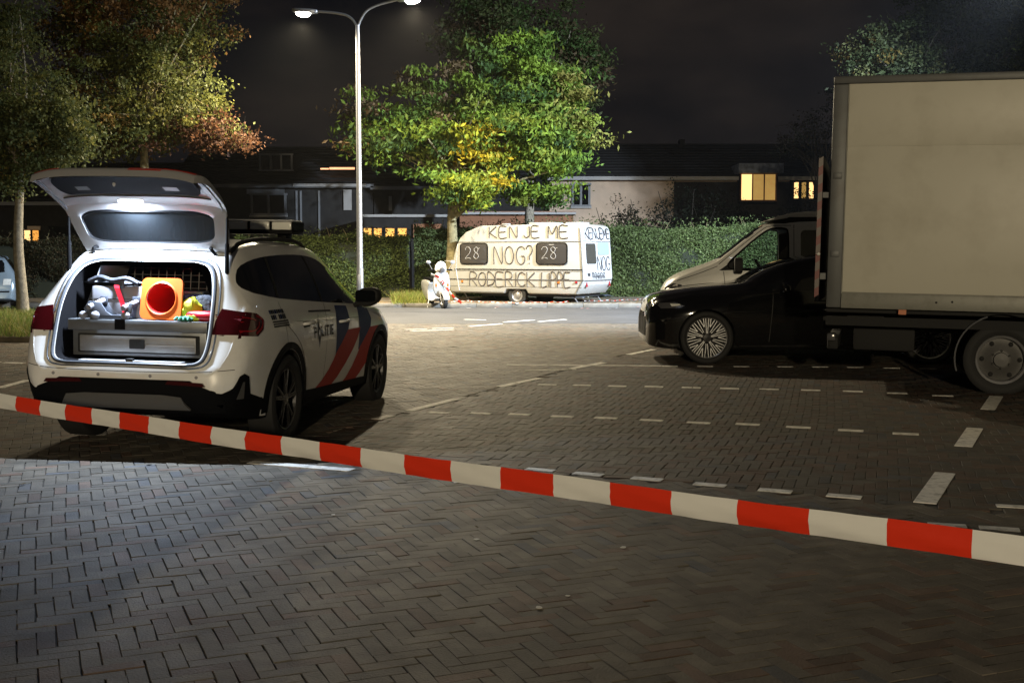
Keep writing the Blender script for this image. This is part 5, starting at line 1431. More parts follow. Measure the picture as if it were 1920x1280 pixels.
# ------------------------------------------------------------------ white camper van behind it
vp = at(1237, 545, 17.3)
VN = empty('camper_van', (vp.x + 3.98, 17.75, 0), R(82), 'white camper van with raised roof cap behind the black saloon', 'van')
KV = dict(
 y  =[-.98,-.92,-.70,0,1.0,1.75,2.10,2.32,2.57,2.82,3.06,3.30,3.60,3.78,3.88,3.93],
 zt =[1.78,1.92,2.00,2.01,2.01,2.005,1.985,1.93,1.76,1.56,1.39,1.30,1.19,1.08,.93,.75],
 zr =[1.72,1.87,1.95,1.965,1.965,1.96,1.94,1.885,1.715,1.52,1.345,1.245,1.125,1.01,.88,.70],
 wr =[.70,.74,.77,.775,.775,.77,.76,.755,.76,.775,.80,.80,.76,.70,.62,.52],
 zbe=[1.10,1.15,1.18,1.18,1.18,1.18,1.18,1.18,1.17,1.16,1.14,1.09,1.01,.92,.82,.66],
 wbe=[.86,.90,.915,.92,.92,.92,.92,.918,.915,.91,.905,.895,.86,.79,.70,.58],
 zs =[.75,.80,.82,.82,.82,.82,.82,.82,.82,.82,.81,.80,.76,.70,.62,.54],
 ws =[.88,.92,.935,.945,.95,.95,.95,.95,.95,.95,.948,.94,.90,.83,.73,.60],
 wl =[.84,.88,.90,.91,.91,.91,.91,.91,.91,.91,.91,.90,.86,.79,.70,.58],
 zb =[.34,.30,.26,.24,.23,.22,.22,.22,.22,.22,.22,.22,.22,.24,.28,.32], bul=0.012)
vb = build(loft_body(KV, 100, 4), 'body', ['vanw'], VN, smooth=True)
cuts = []
for wy in (0.0, 3.0):
    for s in (-1, 1):
        c = build(MB().prism([(wy + .39 * math.cos(a), .345 + .39 * math.sin(a)) for a in np.linspace(0, 2 * math.pi, 41)[:-1]], s * .62, s * 1.2, 'x'), 'c', 'blackmat'); c.parent = VN; cuts.append(c)
cabw = catmull([(2.02, 1.26), (1.985, 1.32), (1.985, 1.78), (2.04, 1.865), (2.20, 1.865), (2.33, 1.81), (2.55, 1.635), (2.83, 1.375), (2.86, 1.30), (2.78, 1.255), (2.4, 1.245), (2.02, 1.26)], 3)[:-1]
c = build(MB().prism(cabw, -1.3, 1.3, 'x'), 'c', 'blackmat'); c.parent = VN; cuts.append(c)
c = build(MB().box(-.74, .74, 1.25, 2.60, .75, 1.80), 'c', 'trim'); c.parent = VN
cut(vb, [c] + cuts); VB_ = bvh_of(vb)
# decals need the closed skin
vb0 = build(loft_body(KV, 100, 4), 'tmp', ['vanw']); VB0 = bvh_of(vb0); bpy.data.objects.remove(vb0)
for sd in ('R', 'L'):
    decal('cab_window', cabw, VB0, 'glass', VN, sd, -0.008, step=0.12)
    ring_ = []
    for p_ in cabw + cabw[:1]:
        s = 1 if sd == 'R' else -1
        h_ = VB0.ray_cast(Vector((s * 3, p_[0], p_[1])), Vector((-s, 0, 0)))[0]; ring_.append(h_)
    build(MB().tube(ring_, .014, 6, cap=False), 'window_seal', 'blackpl', VN, smooth=True)
    decal('rear_side_window', rrect(.55, 1.80, 1.25, 1.84, .06), VB0, 'dglass', VN, sd, 0.004, step=0.15, thick=0.003)
    for p_ in ([(1.90, .40), (1.90, 1.92)], [(2.90, .40), (2.90, .9), (2.93, 1.22)], [(3.55, 1.0), (2.9, 1.06), (1.7, 1.05), (.2, 1.04)], [(3.62, 1.08), (3.3, 1.19), (3.02, 1.30)], [(1.94, 1.91), (2.22, 1.90), (2.40, 1.82), (3.0, 1.33)]):
        decal('panel_gap', line_poly(catmull(p_, 4) if len(p_) > 2 else p_, 0.009), VB0, 'seam', VN, sd, 0.002, step=0.12)
    decal('head_lamp', [(3.84, .84), (3.66, .85), (3.55, .93), (3.55, 1.02), (3.68, 1.04), (3.80, .98)], VB0, 'headl', VN, sd, 0.005, step=0.05, thick=0.004)
    decal('bumper_trim', [(3.92, .30), (3.35, .26), (3.35, .42), (3.92, .50)], VB0, 'blackpl', VN, sd, 0.006, step=0.08, thick=0.004)
    s = 1 if sd == 'R' else -1
    mir = build(MB().prism(catmull([(-.10, 0), (-.10, .16), (-.03, .21), (.10, .19), (.13, .06), (.08, -.02), (-.10, 0)], 3)[:-1], -.06, .06, 'y'), 'door_mirror', 'blackmat', VN, bevel=0.02)
    mir.location = (s * 1.06, 2.72, 1.22)
    decal('mirror_triangle', [(2.66, 1.245), (3.00, 1.235), (2.92, 1.29), (2.70, 1.44)], VB0, 'blackmat', VN, sd, 0.006, step=0.1)
    h_ = VB0.ray_cast(Vector((s * 3, 2.10, 1.12)), Vector((-s, 0, 0)))[0]
    build(MB().box(-.02, .012, -.10, .10, -.015, .02), 'door_handle', 'greypl', VN, bevel=0.006).location = (h_.x, 2.10, 1.13)
decal('windscreen', catmull([(-.70, 2.98), (0, 3.06), (.70, 2.98), (.66, 2.6), (.63, 2.36), (0, 2.30), (-.63, 2.36), (-.66, 2.6), (-.70, 2.98)], 3)[:-1], VB0, 'dglass', VN, 'T', 0.004, step=0.12, thick=0.003)
decal('grille', [(-.42, .78), (.42, .78), (.46, .92), (-.46, .92)], VB0, 'blackpl', VN, 'F', 0.006, step=0.1, thick=0.004)
# pop-up roof cap with black gap
build(MB().prism(catmull([(-.90, 1.96), (-.80, 2.02), (1.7, 2.035), (2.0, 2.02), (2.25, 1.97), (2.06, 1.94), (0, 1.94), (-.85, 1.94), (-.90, 1.96)], 3)[:-1], -.765, .765, 'x'), 'roof_gap', 'blackmat', VN)
build(MB().prism(catmull([(-.92, 2.05), (-.80, 2.10), (.6, 2.135), (1.5, 2.125), (1.95, 2.09), (2.28, 1.995), (2.10, 2.00), (1.7, 2.03), (0, 2.035), (-.85, 2.03), (-.92, 2.05)], 3)[:-1], -.755, .755, 'x'), 'roof_cap', 'vanw', VN, bevel=0.012)
# cab fittings: seats, wheel, dashboard
for s in (-1, 1):
    build(MB().prism(catmull([(1.50, .85), (2.0, .88), (2.02, .98), (1.67, 1.0), (1.60, 1.50), (1.50, 1.50), (1.45, .95), (1.50, .85)], 3)[:-1], s * .42 - .24, s * .42 + .24, 'x'), 'seat', 'bag', VN, bevel=0.03)
    build(MB().prism(rrect(s * .42 - .13, s * .42 + .13, 1.52, 1.70, .05), 1.50, 1.59, 'y'), 'headrest', 'bag', VN, bevel=0.02)
build(MB().prism([(2.45, .80), (2.59, .80), (2.59, 1.20), (2.52, 1.22), (2.46, 1.10)], -.73, .73, 'x'), 'dashboard', 'blackmat', VN)
sw = build(MB().lathe([(.185 + .016 * math.cos(a), .016 * math.sin(a)) for a in np.linspace(0, 6.283, 9)[:-1]], 28, 'y', closed=True).box(-.18, .18, -.01, .01, -.02, .02), 'steering_wheel', 'blackmat', VN, smooth=True)
sw.location = (-.42, 2.34, 1.24); sw.rotation_euler = (R(-30), 0, 0)
for wy in (0.0, 3.0):
    for s in (-1, 1): wheel(VN, (s * .82, wy, .345), .345, .23, .22, 'five', s)

# ------------------------------------------------------------------ box truck
tc_ = at(1546, 578, 12.65)
TA = R(-17.5)
TK = empty('box_truck', (tc_.x, tc_.y, 0), TA, 'box truck with plain cream side panel and grey frame', 'truck')
TK.rotation_euler = (0, R(0.9), TA)
BL, BWd = 5.2, 2.2
Z0, Z1 = 0.895, 3.40
# box: x along length to the front, y across (near side y=0)
bd = MB().box(.02, BL - .02, .02, BWd - .02, Z0 + .02, Z1 - .02)
bx_ = build(bd, 'box', 'framel', TK)
# side panels (three boards with fine joints)
zs_ = [Z0 + .175, 2.03, 2.72, Z1 - .085]
build(MB().box(.165, BL - .15, -.004, .018, zs_[0], 2.6465), 'side_panel', 'panel', bx_, bevel=0.0006)
build(MB().box(.165, BL - .15, -.004, .018, 2.6475, zs_[3]), 'side_panel', 'panel', bx_, bevel=0.0006)
build(MB().box(0, .155, -.014, .10, Z0, Z1 - .085), 'corner_post', 'frame', bx_, bevel=0.012)
build(MB().box(BL - .14, BL, -.014, .10, Z0, Z1 - .085), 'corner_post', 'frame', bx_, bevel=0.012)
build(MB().box(0, BL, -.020, .10, Z1 - .083, Z1), 'top_rail', 'frame', bx_, bevel=0.014)
build(MB().box(.157, BL - .142, -.018, .10, Z0 - .002, Z0 + .165), 'bottom_rail', 'framel', bx_, bevel=0.008)
for x in (1.14, 1.30, 2.3, 3.4): build(MB().ball((x, -.018, Z0 + .085 + .01 * (x > 1.2)), .012, .006, .012, 8, 5), 'rivet', 'blackmat', bx_)
for z in (1.45, 2.3): build(MB().box(.03, .12, -.03, -.015, z, z + .07), 'hinge_plate', 'frame', bx_, bevel=0.004)
# tail lift folded up behind, its edge striped red and white
tlf = build(MB().box(-.13, -.08, .06, BWd - .06, .95, 2.55), 'tail_lift', 'blackpl', TK, bevel=0.006)
for i in range(16):
    z = 1.0 + i * .095
    build(MB().prism([(-.132, z), (-.085, z + .03), (-.085, z + .125), (-.132, z + .095)], .045, .058, 'y'), 'warning_stripe', 'mred' if i % 2 == 0 else 'mwhite', tlf)
build(MB().box(-.085, -.002, .10, .18, 2.10, 2.16), 'lift_bracket', 'frame', tlf)
build(MB().box(-.085, -.002, .10, .18, 1.2, 1.27), 'lift_bracket', 'frame', tlf)
build(MB().ball((-.10, .03, 1.48), .02, .02, .02, 8, 6), 'lift_lamp', 'lens', tlf)
# chassis and underside
ch = build(MB().box(-.05, BL + 1.5, .62, .72, .62, .84).box(-.05, BL + 1.5, 1.48, 1.58, .62, .84).box(.0, BL, .1, 2.1, .842, .893), 'chassis', 'blackmat', TK)
build(MB().box(.0, 2.1, .05, .09, .70, .80), 'side_guard', 'blackmat', ch)
build(MB().prism(rrect(.22, .62, .70, .80, .015), .10, .30, 'y'), 'number_light_box', 'steel', ch, bevel=0.01)
for i in range(3): build(MB().ball((.26 + i * .15, .095, .75), .02, .012, .02, 8, 5), 'bolt', 'galv', ch)
build(MB().box(.30, .95, .25, 1.9, .42, .66).box(.02, .14, .2, 2.0, .42, .56), 'under_run_bar', 'blackmat', ch, bevel=0.02)
build(MB().box(.76, .84, -.02, .02, Z0 - .055, Z0 - .003), 'marker_lamp', 'amber', ch)
build(MB().box(.02, .11, .12, .30, .52, .60), 'tail_lamp', 'headl', ch, bevel=0.01)
RW = 1.82
for wx in (RW, BL + .95):
    for s, y_ in ((-1, .13), (1, BWd - .13)):
        w_ = wheel(TK, (wx, y_ + (.06 if s < 0 else -.06), .385), .385, .262, .28 if wx == RW else .22, 'truck', 1)
        w_.rotation_euler = (0, 0, R(-90) if s < 0 else R(90))
# mudguard over the rear wheel
mg = [[(RW + .47 * math.cos(a), y_, .40 + .47 * math.sin(a)) for y_ in (.0, .40)] for a in np.linspace(R(20), R(200), 24)]
build(MB().grid(mg), 'mudguard', 'blackpl', TK, smooth=True)
build(MB().tube([(RW + .47 * math.cos(a), .0, .40 + .47 * math.sin(a)) for a in np.linspace(R(110), R(198), 16)], .009, 6), 'mudguard_edge', 'galv', TK, smooth=True)
# cab, just out of the picture
KT = [(BL + .12, .55), (BL + .12, 2.45), (BL + .40, 2.52), (BL + 1.05, 2.50), (BL + 1.75, 1.55), (BL + 2.05, 1.35), (BL + 2.12, .75), (BL + 2.02, .42), (BL + 1.45, .42), (BL + 1.40, .62), (BL + 1.15, .84), (BL + .75, .84), (BL + .50, .62), (BL + .45, .45)]
cab = build(MB().prism(KT, .08, BWd - .08, 'y'), 'cab', 'vanw', TK, bevel=0.05)
build(MB().prism([(BL + .55, 1.55), (BL + .55, 2.30), (BL + 1.02, 2.30), (BL + 1.50, 1.60)], .070, .078, 'y'), 'cab_window', 'dglass', cab)
build(MB().prism([(BL + 1.10, 2.42), (BL + 1.72, 1.58), (BL + 1.735, 1.60), (BL + 1.115, 2.44)], .20, BWd - .20, 'y'), 'windscreen', 'dglass', cab)

# ------------------------------------------------------------------ caravan with the writing
def stroke_set():
    return {'K': [[(0, 0), (0, 1)], [(.62, 1), (.03, .45)], [(.05, .48), (.65, 0)]], 'E': [[(.6, 1), (0, 1), (0, 0), (.62, 0)], [(0, .52), (.5, .54)]],
            'N': [[(0, 0), (.02, 1), (.6, 0), (.62, 1)]], 'J': [[(.45, 1), (.46, .2), (.3, 0), (.1, .02), (0, .2)]], 'M': [[(0, 0), (.04, 1), (.34, .3), (.66, 1), (.7, 0)]],
            'O': [[(.32, 1), (.1, .86), (0, .5), (.1, .12), (.32, 0), (.54, .14), (.62, .5), (.52, .86), (.32, 1)]], 'G': [[(.6, .85), (.4, 1), (.14, .9), (0, .5), (.12, .1), (.38, 0), (.6, .16), (.6, .45), (.36, .45)]],
            'R': [[(0, 0), (.02, 1), (.4, 1), (.56, .8), (.45, .56), (.02, .5)], [(.2, .5), (.6, 0)]], 'D': [[(0, 0), (.03, 1), (.4, .9), (.6, .55), (.46, .14), (0, 0)]], 'I': [[(.1, 0), (.14, 1)]],
            'C': [[(.6, .86), (.36, 1), (.1, .86), (0, .46), (.12, .1), (.38, 0), (.62, .14)]], 'L': [[(.05, 1), (0, 0), (.55, .03)]], 'P': [[(0, 0), (.02, 1), (.42, .98), (.56, .75), (.42, .52), (.02, .48)]],
            '?': [[(0, .8), (.12, .98), (.38, 1), (.54, .8), (.46, .58), (.28, .45), (.26, .22)], [(.25, .05), (.27, .0)]],
            '2': [[(0, .76), (.14, .98), (.42, .98), (.54, .74), (.36, .4), (0, .02), (.3, .08), (.6, 0)]], '8': [[(.5, .85), (.3, 1), (.08, .88), (.14, .64), (.44, .42), (.52, .18), (.3, 0), (.06, .14), (.16, .42), (.42, .62), (.54, .88), (.66, .92)]],
            'm': [[(0, 0), (0, .5), (.2, .5), (.22, 0)], [(.22, .4), (.4, .5), (.44, 0)]], 'e': [[(0, .28), (.4, .3), (.3, .52), (.06, .46), (.02, .1), (.2, 0), (.42, .08)]], 'o': [[(.2, .5), (.02, .3), (.1, .02), (.34, .1), (.36, .4), (.2, .5)]],
            'i': [[(.1, 0), (.1, .5)], [(.1, .68), (.11, .74)]], 'n': [[(0, 0), (.02, .5)], [(.02, .4), (.24, .5), (.36, .36), (.38, 0)]], ' ': []}
SF = stroke_set()
def write(parent, s, fn, x, z, w, h, gap, th, m, name='lettering', wob=0.02):
    """handwriting: fn(x, z) -> 3-D point on the panel; strokes are thin raised tubes pressed on the surface"""
    for ch in s:
        if ch == ' ': x += w * 0.75; continue
        mb = MB(); ext = 0
        for st in SF[ch]:
            pts = [(x + p[0] * w + random.uniform(-wob, wob) * w, z + p[1] * h + random.uniform(-wob, wob) * h) for p in st]
            if len(pts) > 2: pts = catmull(pts, 4)
            mb.tube([fn(*q) for q in pts], th, 6)
            ext = max(ext, max(p[0] for p in st))
        build(mb, name, m, parent, fix=False)
        x += (ext + gap) * w
    return x
CVA = R(-28)
cvw = G(970, 572)
CV = empty('caravan', (0, 0, 0), 0, 'cream caravan covered in handwriting parked before the hedge', 'caravan')
CL = 4.5
t_ = Vector((math.cos(CVA), math.sin(CVA), 0)); n_ = Vector((-t_.y, t_.x, 0))
org = Vector((cvw.x, cvw.y, 0)) - t_ * 2.33 - n_ * 0.10
CV.location = (org.x, org.y, 0.0); CV.rotation_euler = (0, 0, CVA)
prof = [(.13, .34), (.02, .62), (0.0, .78), (.08, 1.02), (.20, 1.35), (.30, 1.72), (.42, 1.95), (.64, 2.15), (1.14, 2.335), (4.22, 2.36), (4.38, 2.30), (4.43, 2.15), (4.50, 1.2), (4.53, .80), (4.46, .55), (4.30, .34),
        (2.74, .34), (2.66, .47), (2.02, .47), (1.94, .34)]
CWd = 2.05
cbody = build(MB().prism(prof, 0, CWd, 'y'), 'body', 'carav', CV, bevel=0.035, seg=3)
side = lambda x, z: (x, -0.003, z)
def cstrip(x0, x1, z0, z1, m, d=.012, name='trim_strip', par=None):
    return build(MB().box(x0, x1, -d, .01, z0, z1), name, m, par or cbody, bevel=0.003)
cstrip(.36, 4.44, 1.845, 1.86, 'greypl'); cstrip(.25, 4.48, 1.035, 1.06, 'blackpl'); cstrip(.02, 4.52, .735, .765, 'greypl'); cstrip(.08, 4.44, .535, .545, 'greypl', .006); cstrip(.14, 1.9, .375, .385, 'greypl', .006)
cstrip(.10, 4.50, .995, 1.003, 'greypl', .006)
# front and side skirt joints
build(MB().tube([(.36, -.008, 1.8), (.30, -.008, 1.05), (.42, -.008, .40)], .010, 6), 'corner_trim', 'caravw', cbody)
build(MB().tube([(4.38, -.006, 2.25), (4.42, -.006, 1.8), (4.47, -.006, 1.0), (4.48, -.006, .75), (4.28, -.006, .40)], .012, 6), 'corner_trim', 'greypl', cbody)
for x0, x1 in ((.47, 1.38), (3.02, 3.98)):
    w_ = build(MB().prism(rrect(x0, x1, 1.22, 1.80, .09), -.022, .008, 'y'), 'window', 'smoke', cbody, bevel=0.012)
    build(MB().tube([(p[0], -.014, p[1]) for p in rrect(x0 - .012, x1 + .012, 1.208, 1.812, .10) + [rrect(x0 - .012, x1 + .012, 1.208, 1.812, .10)[0]]], .016, 6, cap=False), 'window_rubber', 'blackpl', w_, smooth=True)
    write(w_, '28', lambda x, z: (x, -.024, z), x0 + .16, 1.36, .34, .34, .22, .008, 'chalk')
build(MB().box(3.42, 3.58, -.028, -.020, 1.755, 1.775), 'window_catch', 'chalk', cbody)
write(cbody, 'KEN', side, 1.44, 1.97, .40, .33, .22, .017, 'ink'); write(cbody, 'JE', side, 2.60, 1.98, .38, .32, .22, .017, 'ink'); write(cbody, 'ME', side, 3.38, 1.96, .42, .34, .20, .017, 'ink')
write(cbody, 'NOG', side, 1.60, 1.20, .44, .52, .24, .017, 'ink'); write(cbody, '?', side, 2.68, 1.22, .36, .52, .2, .017, 'ink')
write(cbody, 'RODERICK', side, .78, .56, .40, .40, .145, .017, 'ink'); write(cbody, 'LIPPE', side, 3.17, .56, .30, .40, .16, .017, 'ink')
for x in (3.70, .48): build(MB().box(x, x + .07, -.026, -.005, .66, .71), 'side_marker', 'amber', cbody)
build(MB().ball((4.28, -.012, .69), .045, .02, .035, 10, 6), 'side_marker', 'tredb', cbody)
# rear end: x = CL-ish plane, follows the profile
def rx(z): return float(np.interp(z, [.55, .80, 1.2, 2.15, 2.30], [4.46, 4.53, 4.50, 4.43, 4.38]))
rear_ = lambda y, z: (rx(z) + .006, y, z)
rp = [[(rx(z) + .003, y, z) for y in (.05, CWd - .05)] for z in (.60, .80, 1.2, 1.7, 2.14)]
build(MB().grid(rp), 'rear_panel', 'caravw', cbody)
def rwin(y0, y1, z0, z1, m, name='rear_window'):
    pts = rrect(y0, y1, z0, z1, .06)
    return build(MB().add([(rx(z) + .02, y, z) for y, z in pts], [tuple(range(len(pts)))]).add([(rx(z) + .001, y, z) for y, z in pts] + [(rx(z) + .02, y, z) for y, z in pts], [(i, (i + 1) % len(pts), len(pts) + (i + 1) % len(pts), len(pts) + i) for i in range(len(pts))]), name, m, cbody)
rwin(.22, .88, 1.22, 1.80, 'smoke'); rwin(1.05, 1.86, 1.48, 1.84, 'silver')  # second pane gets a pale metallic colour in place of its reflection
build(MB().tube([rear_(y, .735) for y in (.05, 1.0, 2.0)], .016, 6), 'trim_strip', 'greypl', cbody); build(MB().tube([rear_(y, 1.86) for y in (.05, 1.0, 2.0)], .010, 6), 'trim_strip', 'greypl', cbody)
write(cbody, 'KEN', rear_, .22, 1.94, .36, .30, .12, .018, 'letter'); write(cbody, 'JE', rear_, 1.08, 1.94, .34, .30, .12, .018, 'letter'); write(cbody, 'ME', rear_, 1.52, 1.96, .30, .26, .12, .016, 'letter')
write(cbody, 'NOG', rear_, .98, 1.02, .42, .40, .14, .016, 'letter')
write(cbody, 'meoine', rear_, .55, .82, .30, .26, .18, .012, 'letter'); write(cbody, 'nomen', rear_, .62, .79, .26, .14, .3, .010, 'letter', wob=.06)
for y in (.16, 1.80): build(MB().prism([(y, .56), (y + .14, .56), (y + .07, .70)], 4.50, 4.515, 'x'), 'triangle_reflector', 'tredb', cbody)
build(MB().box(4.49, 4.53, .24, .42, .86, .95), 'rear_lamp', 'blackmat', cbody)
# roof fittings, door lip, wheels, drawbar, corner steadies
build(MB().box(2.5, 3.3, .5, 1.2, 2.362, 2.42).box(3.6, 4.1, .7, 1.3, 2.362, 2.42).box(1.7, 1.9, .3, .5, 2.362, 2.40), 'roof_hatch', 'caravw', CV, bevel=0.015)
build(MB().prism([(-.16, 1.30), (.16, 1.31), (.18, 1.27), (.02, 1.27), (-.16, 1.285)], .1, CWd - .1, 'y'), 'gas_locker_lip', 'caravw', CV)
for y_, s in ((.14, -1), (CWd - .14, 1)):
    w_ = wheel(CV, (2.34, y_, .285), .285, .175, .17, 'steel', 1); w_.rotation_euler = (0, 0, R(-90) if s < 0 else R(90))
build(MB().tube([(-1.05, 1.0, .42), (-.3, 1.0, .40), (1.4, .4, .36)], .035, 8).tube([(-.3, 1.0, .40), (1.4, 1.6, .36)], .035, 8), 'drawbar', 'galv', CV)
build(MB().tube([(-.85, 1.0, .05), (-.85, 1.0, .62)], .022, 8).lathe([(.001, -.03), (.09, -.03), (.09, .03), (.001, .03)], 14, 'y', (-.85, 1.0, .09)), 'jockey_wheel', 'steel', CV)
for x, y_ in ((4.2, .2), (4.2, 1.85), (.6, .2), (.6, 1.85)):
    build(MB().tube([(x - .15, y_, .36), (x + .10, y_, .02)], .014, 6).box(x + .04, x + .16, y_ - .05, y_ + .05, 0.003, .02), 'corner_steady', 'steel', CV)
build(MB().box(1.1, 4.2, .15, 1.9, .26, .345), 'chassis', 'blackmat', CV)

# ------------------------------------------------------------------ white scooter in front of the tree
sp0 = G(818, 577)
SC = empty('motor_scooter', (sp0.x, sp0.y + .2, 0), R(-158), 'white motor scooter with tape round its front', 'scooter')
# local: y forward
w_ = wheel(SC, (0, .62, .225), .225, .14, .11, 'steel', 1); w_ = wheel(SC, (0, -.60, .225), .225, .14, .12, 'steel', 1)
leg = catmull([(-.10, .30), (-.22, .45), (-.24, .70), (-.20, .92), (-.10, 1.0), (.10, 1.0), (.20, .92), (.24, .70), (.22, .45), (.10, .30), (-.10, .30)], 4)[:-1]
build(MB().prism(leg, .40, .47, 'y'), 'leg_shield', 'scoot', SC, bevel=0.02)
build(MB().lathe([(.001, .0), (.06, .02), (.02, .05), (.001, .05)], 14, 'y', (0, .47, .72)), 'badge', 'galv', SC)
build(MB().prism(catmull([(.40, .30), (.50, .44), (.66, .47), (.84, .36), (.88, .24), (.80, .34), (.62, .40), (.46, .34), (.40, .30)], 3)[:-1], -.085, .085, 'x'), 'mudguard', 'scoot', SC, bevel=0.02)
for s in (-1, 1):
    build(MB().tube([(s * .08, .62, .225), (s * .07, .52, .50)], .022, 8), 'fork', 'steel', SC)
    build(MB().tube(catmull([(0, .38, 1.02), (s * .18, .36, 1.06), (s * .36, .28, 1.05)], 4), .022, 8), 'handlebar', 'blackpl', SC)
    build(MB().tube([(s * .24, .34, 1.06), (s * .34, .36, 1.24)], .010, 6).ball((s * .35, .36, 1.27), .07, .02, .05, 10, 6), 'mirror', 'steel', SC)
    build(MB().box(s * .17 - .02, s * .17 + .02, .472, .482, .60, .68), 'front_indicator', 'amber', SC)
build(MB().ball((0, .42, 1.06), .13, .10, .10, 14, 9), 'head_cowl', 'scoot', SC, smooth=True)
build(MB().lathe([(.075, .0), (.06, .03), (.001, .04)], 16, 'y', (0, .50, 1.06)), 'head_lamp', 'headl', SC)
build(MB().prism(catmull([(-.15, 1.02), (-.13, 1.22), (0, 1.30), (.13, 1.22), (.15, 1.02), (-.15, 1.02)], 3)[:-1], .36, .40, 'y'), 'wind_screen', 'lens', SC)
build(MB().prism(catmull([(.40, .28), (.10, .22), (-.20, .24), (-.30, .50), (-.20, .72), (-.80, .76), (-.92, .62), (-.80, .42), (-.50, .26), (-.20, .20), (.10, .18), (.40, .24), (.40, .28)], 3)[:-1], -.17, .17, 'x'), 'body', 'scoot', SC, bevel=0.04)
build(MB().prism(catmull([(-.12, .74), (-.15, .82), (-.75, .84), (-.85, .78), (-.12, .74)], 3)[:-1], -.14, .14, 'x'), 'seat', 'blackpl', SC, bevel=0.03)
build(MB().tube([(.16, -.2, .24), (.24, -.1, .01)], .014, 6), 'side_stand', 'steel', SC)

# ------------------------------------------------------------------ barrier tape
def ribbon(name, pts, width, blk, label, first=0, curl=0.0, tilt=0.0, lay=False):
    """striped tape along a 3-D path; upright (or lying flat)"""
    P = [Vector(p) for p in pts]
    L = [0.0]
    for a, b in zip(P, P[1:]): L.append(L[-1] + (b - a).length)
    def pos(s):
        k = max(0, min(len(L) - 2, int(np.searchsorted(L, s)) - 1))
        t = (s - L[k]) / (L[k + 1] - L[k]); return P[k].lerp(P[k + 1], t), (P[k + 1] - P[k]).normalized()
    mb = MB(); n = int(L[-1] / blk); sub = 10; rows = []
    for i in range(n * sub + 1):
        s = min(i * blk / sub, L[-1] - 1e-6)
        p, t = pos(s)
        side_ = t.cross(Vector((0, 0, 1))).normalized(); up = side_.cross(t)
        if lay: up, side_ = side_, up
        else:
            tw = tilt + 0.07 * math.sin(s * 1.3) + 0.05 * math.sin(s * 3.7 + 1) + 0.03 * math.sin(s * 9.1)
            up, side_ = up * math.cos(tw) + side_ * math.sin(tw), side_ * math.cos(tw) - up * math.sin(tw)
        rows.append([p + up * (q * width / 2) + side_ * (curl * (1 - q * q) * (1 + .5 * math.sin(s * 2.9)) + .0016 * math.sin(s * 23 + q * 4) + .0012 * math.sin(s * 41 - q * 7)) + up * (.0015 * math.sin(s * 5.3)) for q in (-1, -.6, -.2, .2, .6, 1)])
    for b in range(n):
        for r_ in range(sub):
            mb.grid([rows[b * sub + r_], rows[b * sub + r_ + 1]], mi=(b + first) % 2)
    o = build(mb, name, ['tapew', 'taper'], None, smooth=True)
    return tag(o, label, 'tape')
# the long tape across the foreground: measured at both picture edges
TW = 0.075
A_ = at(0, 751.5, TW * FPX / 27.5); B_ = at(1920, 1033, TW * FPX / 56.5)
dirv = (B_ - A_)
pts = []
for i in range(61):
    t = -0.55 + 2.0 * i / 60
    p = A_ + dirv * t
    p.z += 0.10 * (t * t - t) * 0.55
    pts.append(p)
TAPE = ribbon('barrier_tape', pts, TW, dirv.length / 22.3, 'red and white barrier tape stretched across the foreground', 0, 0.006, 0.0)
# tape lying along the road edge by the caravan
pts = [G(u, v, 0.02) for u, v in ((836, 573), (870, 571), (905, 573), (960, 575), (1010, 574), (1060, 573), (1085, 570), (1120, 571), (1180, 569), (1230, 567), (1300, 566))]
pts = [Vector(p) for p in catmull([tuple(p) for p in pts], 6)]
for i, p in enumerate(pts): p.z = 0.03 + 0.015 * math.sin(i * 1.9) + (0.1 if p.y > ROAD_Y1 else 0)
ribbon('barrier_tape', pts, 0.06, 0.10, 'loose striped tape lying along the kerb by the caravan', 0, 0.004, 0.5, True)
pts = catmull([tuple(at(808, 514, sp0.y - .30)), tuple(at(822, 520, sp0.y - .33)), tuple(at(834, 535, sp0.y - .25)), tuple(at(850, 556, sp0.y - .3)), tuple(at(868, 570, sp0.y - .3))], 6)
ribbon('barrier_tape', pts, 0.07, 0.12, 'slack striped tape hanging from the scooter to the ground', 0, 0.004, 0.3, False)
for k, (u, v) in enumerate(((1075, 566), (1098, 566), (1128, 563))):
    p = G(u, v)
    mb = MB().grid([[(x, y, .02 + .08 * abs(math.sin(x * 7 + k)) * abs(math.cos(y * 5 + k))) for y in np.linspace(-.25, .25, 7)] for x in np.linspace(-.35, .35, 9)])
    o = build(mb, 'crumpled_tarp', ('slabs', 'litter', 'slabs')[k], smooth=True); o.location = (p.x, p.y, .01 + (0.1 if p.y > ROAD_Y1 + .5 else 0)); o.rotation_euler = (0, 0, k * 1.3); o.scale = (1, 1, 1) if k != 1 else (.45, .4, .6)
    tag(o, ('dark crumpled sheet under the rear of the caravan', 'small white crumpled sheet on the kerb below the caravan', 'dark crumpled sheet at the right of the caravan')[k], 'sheet')

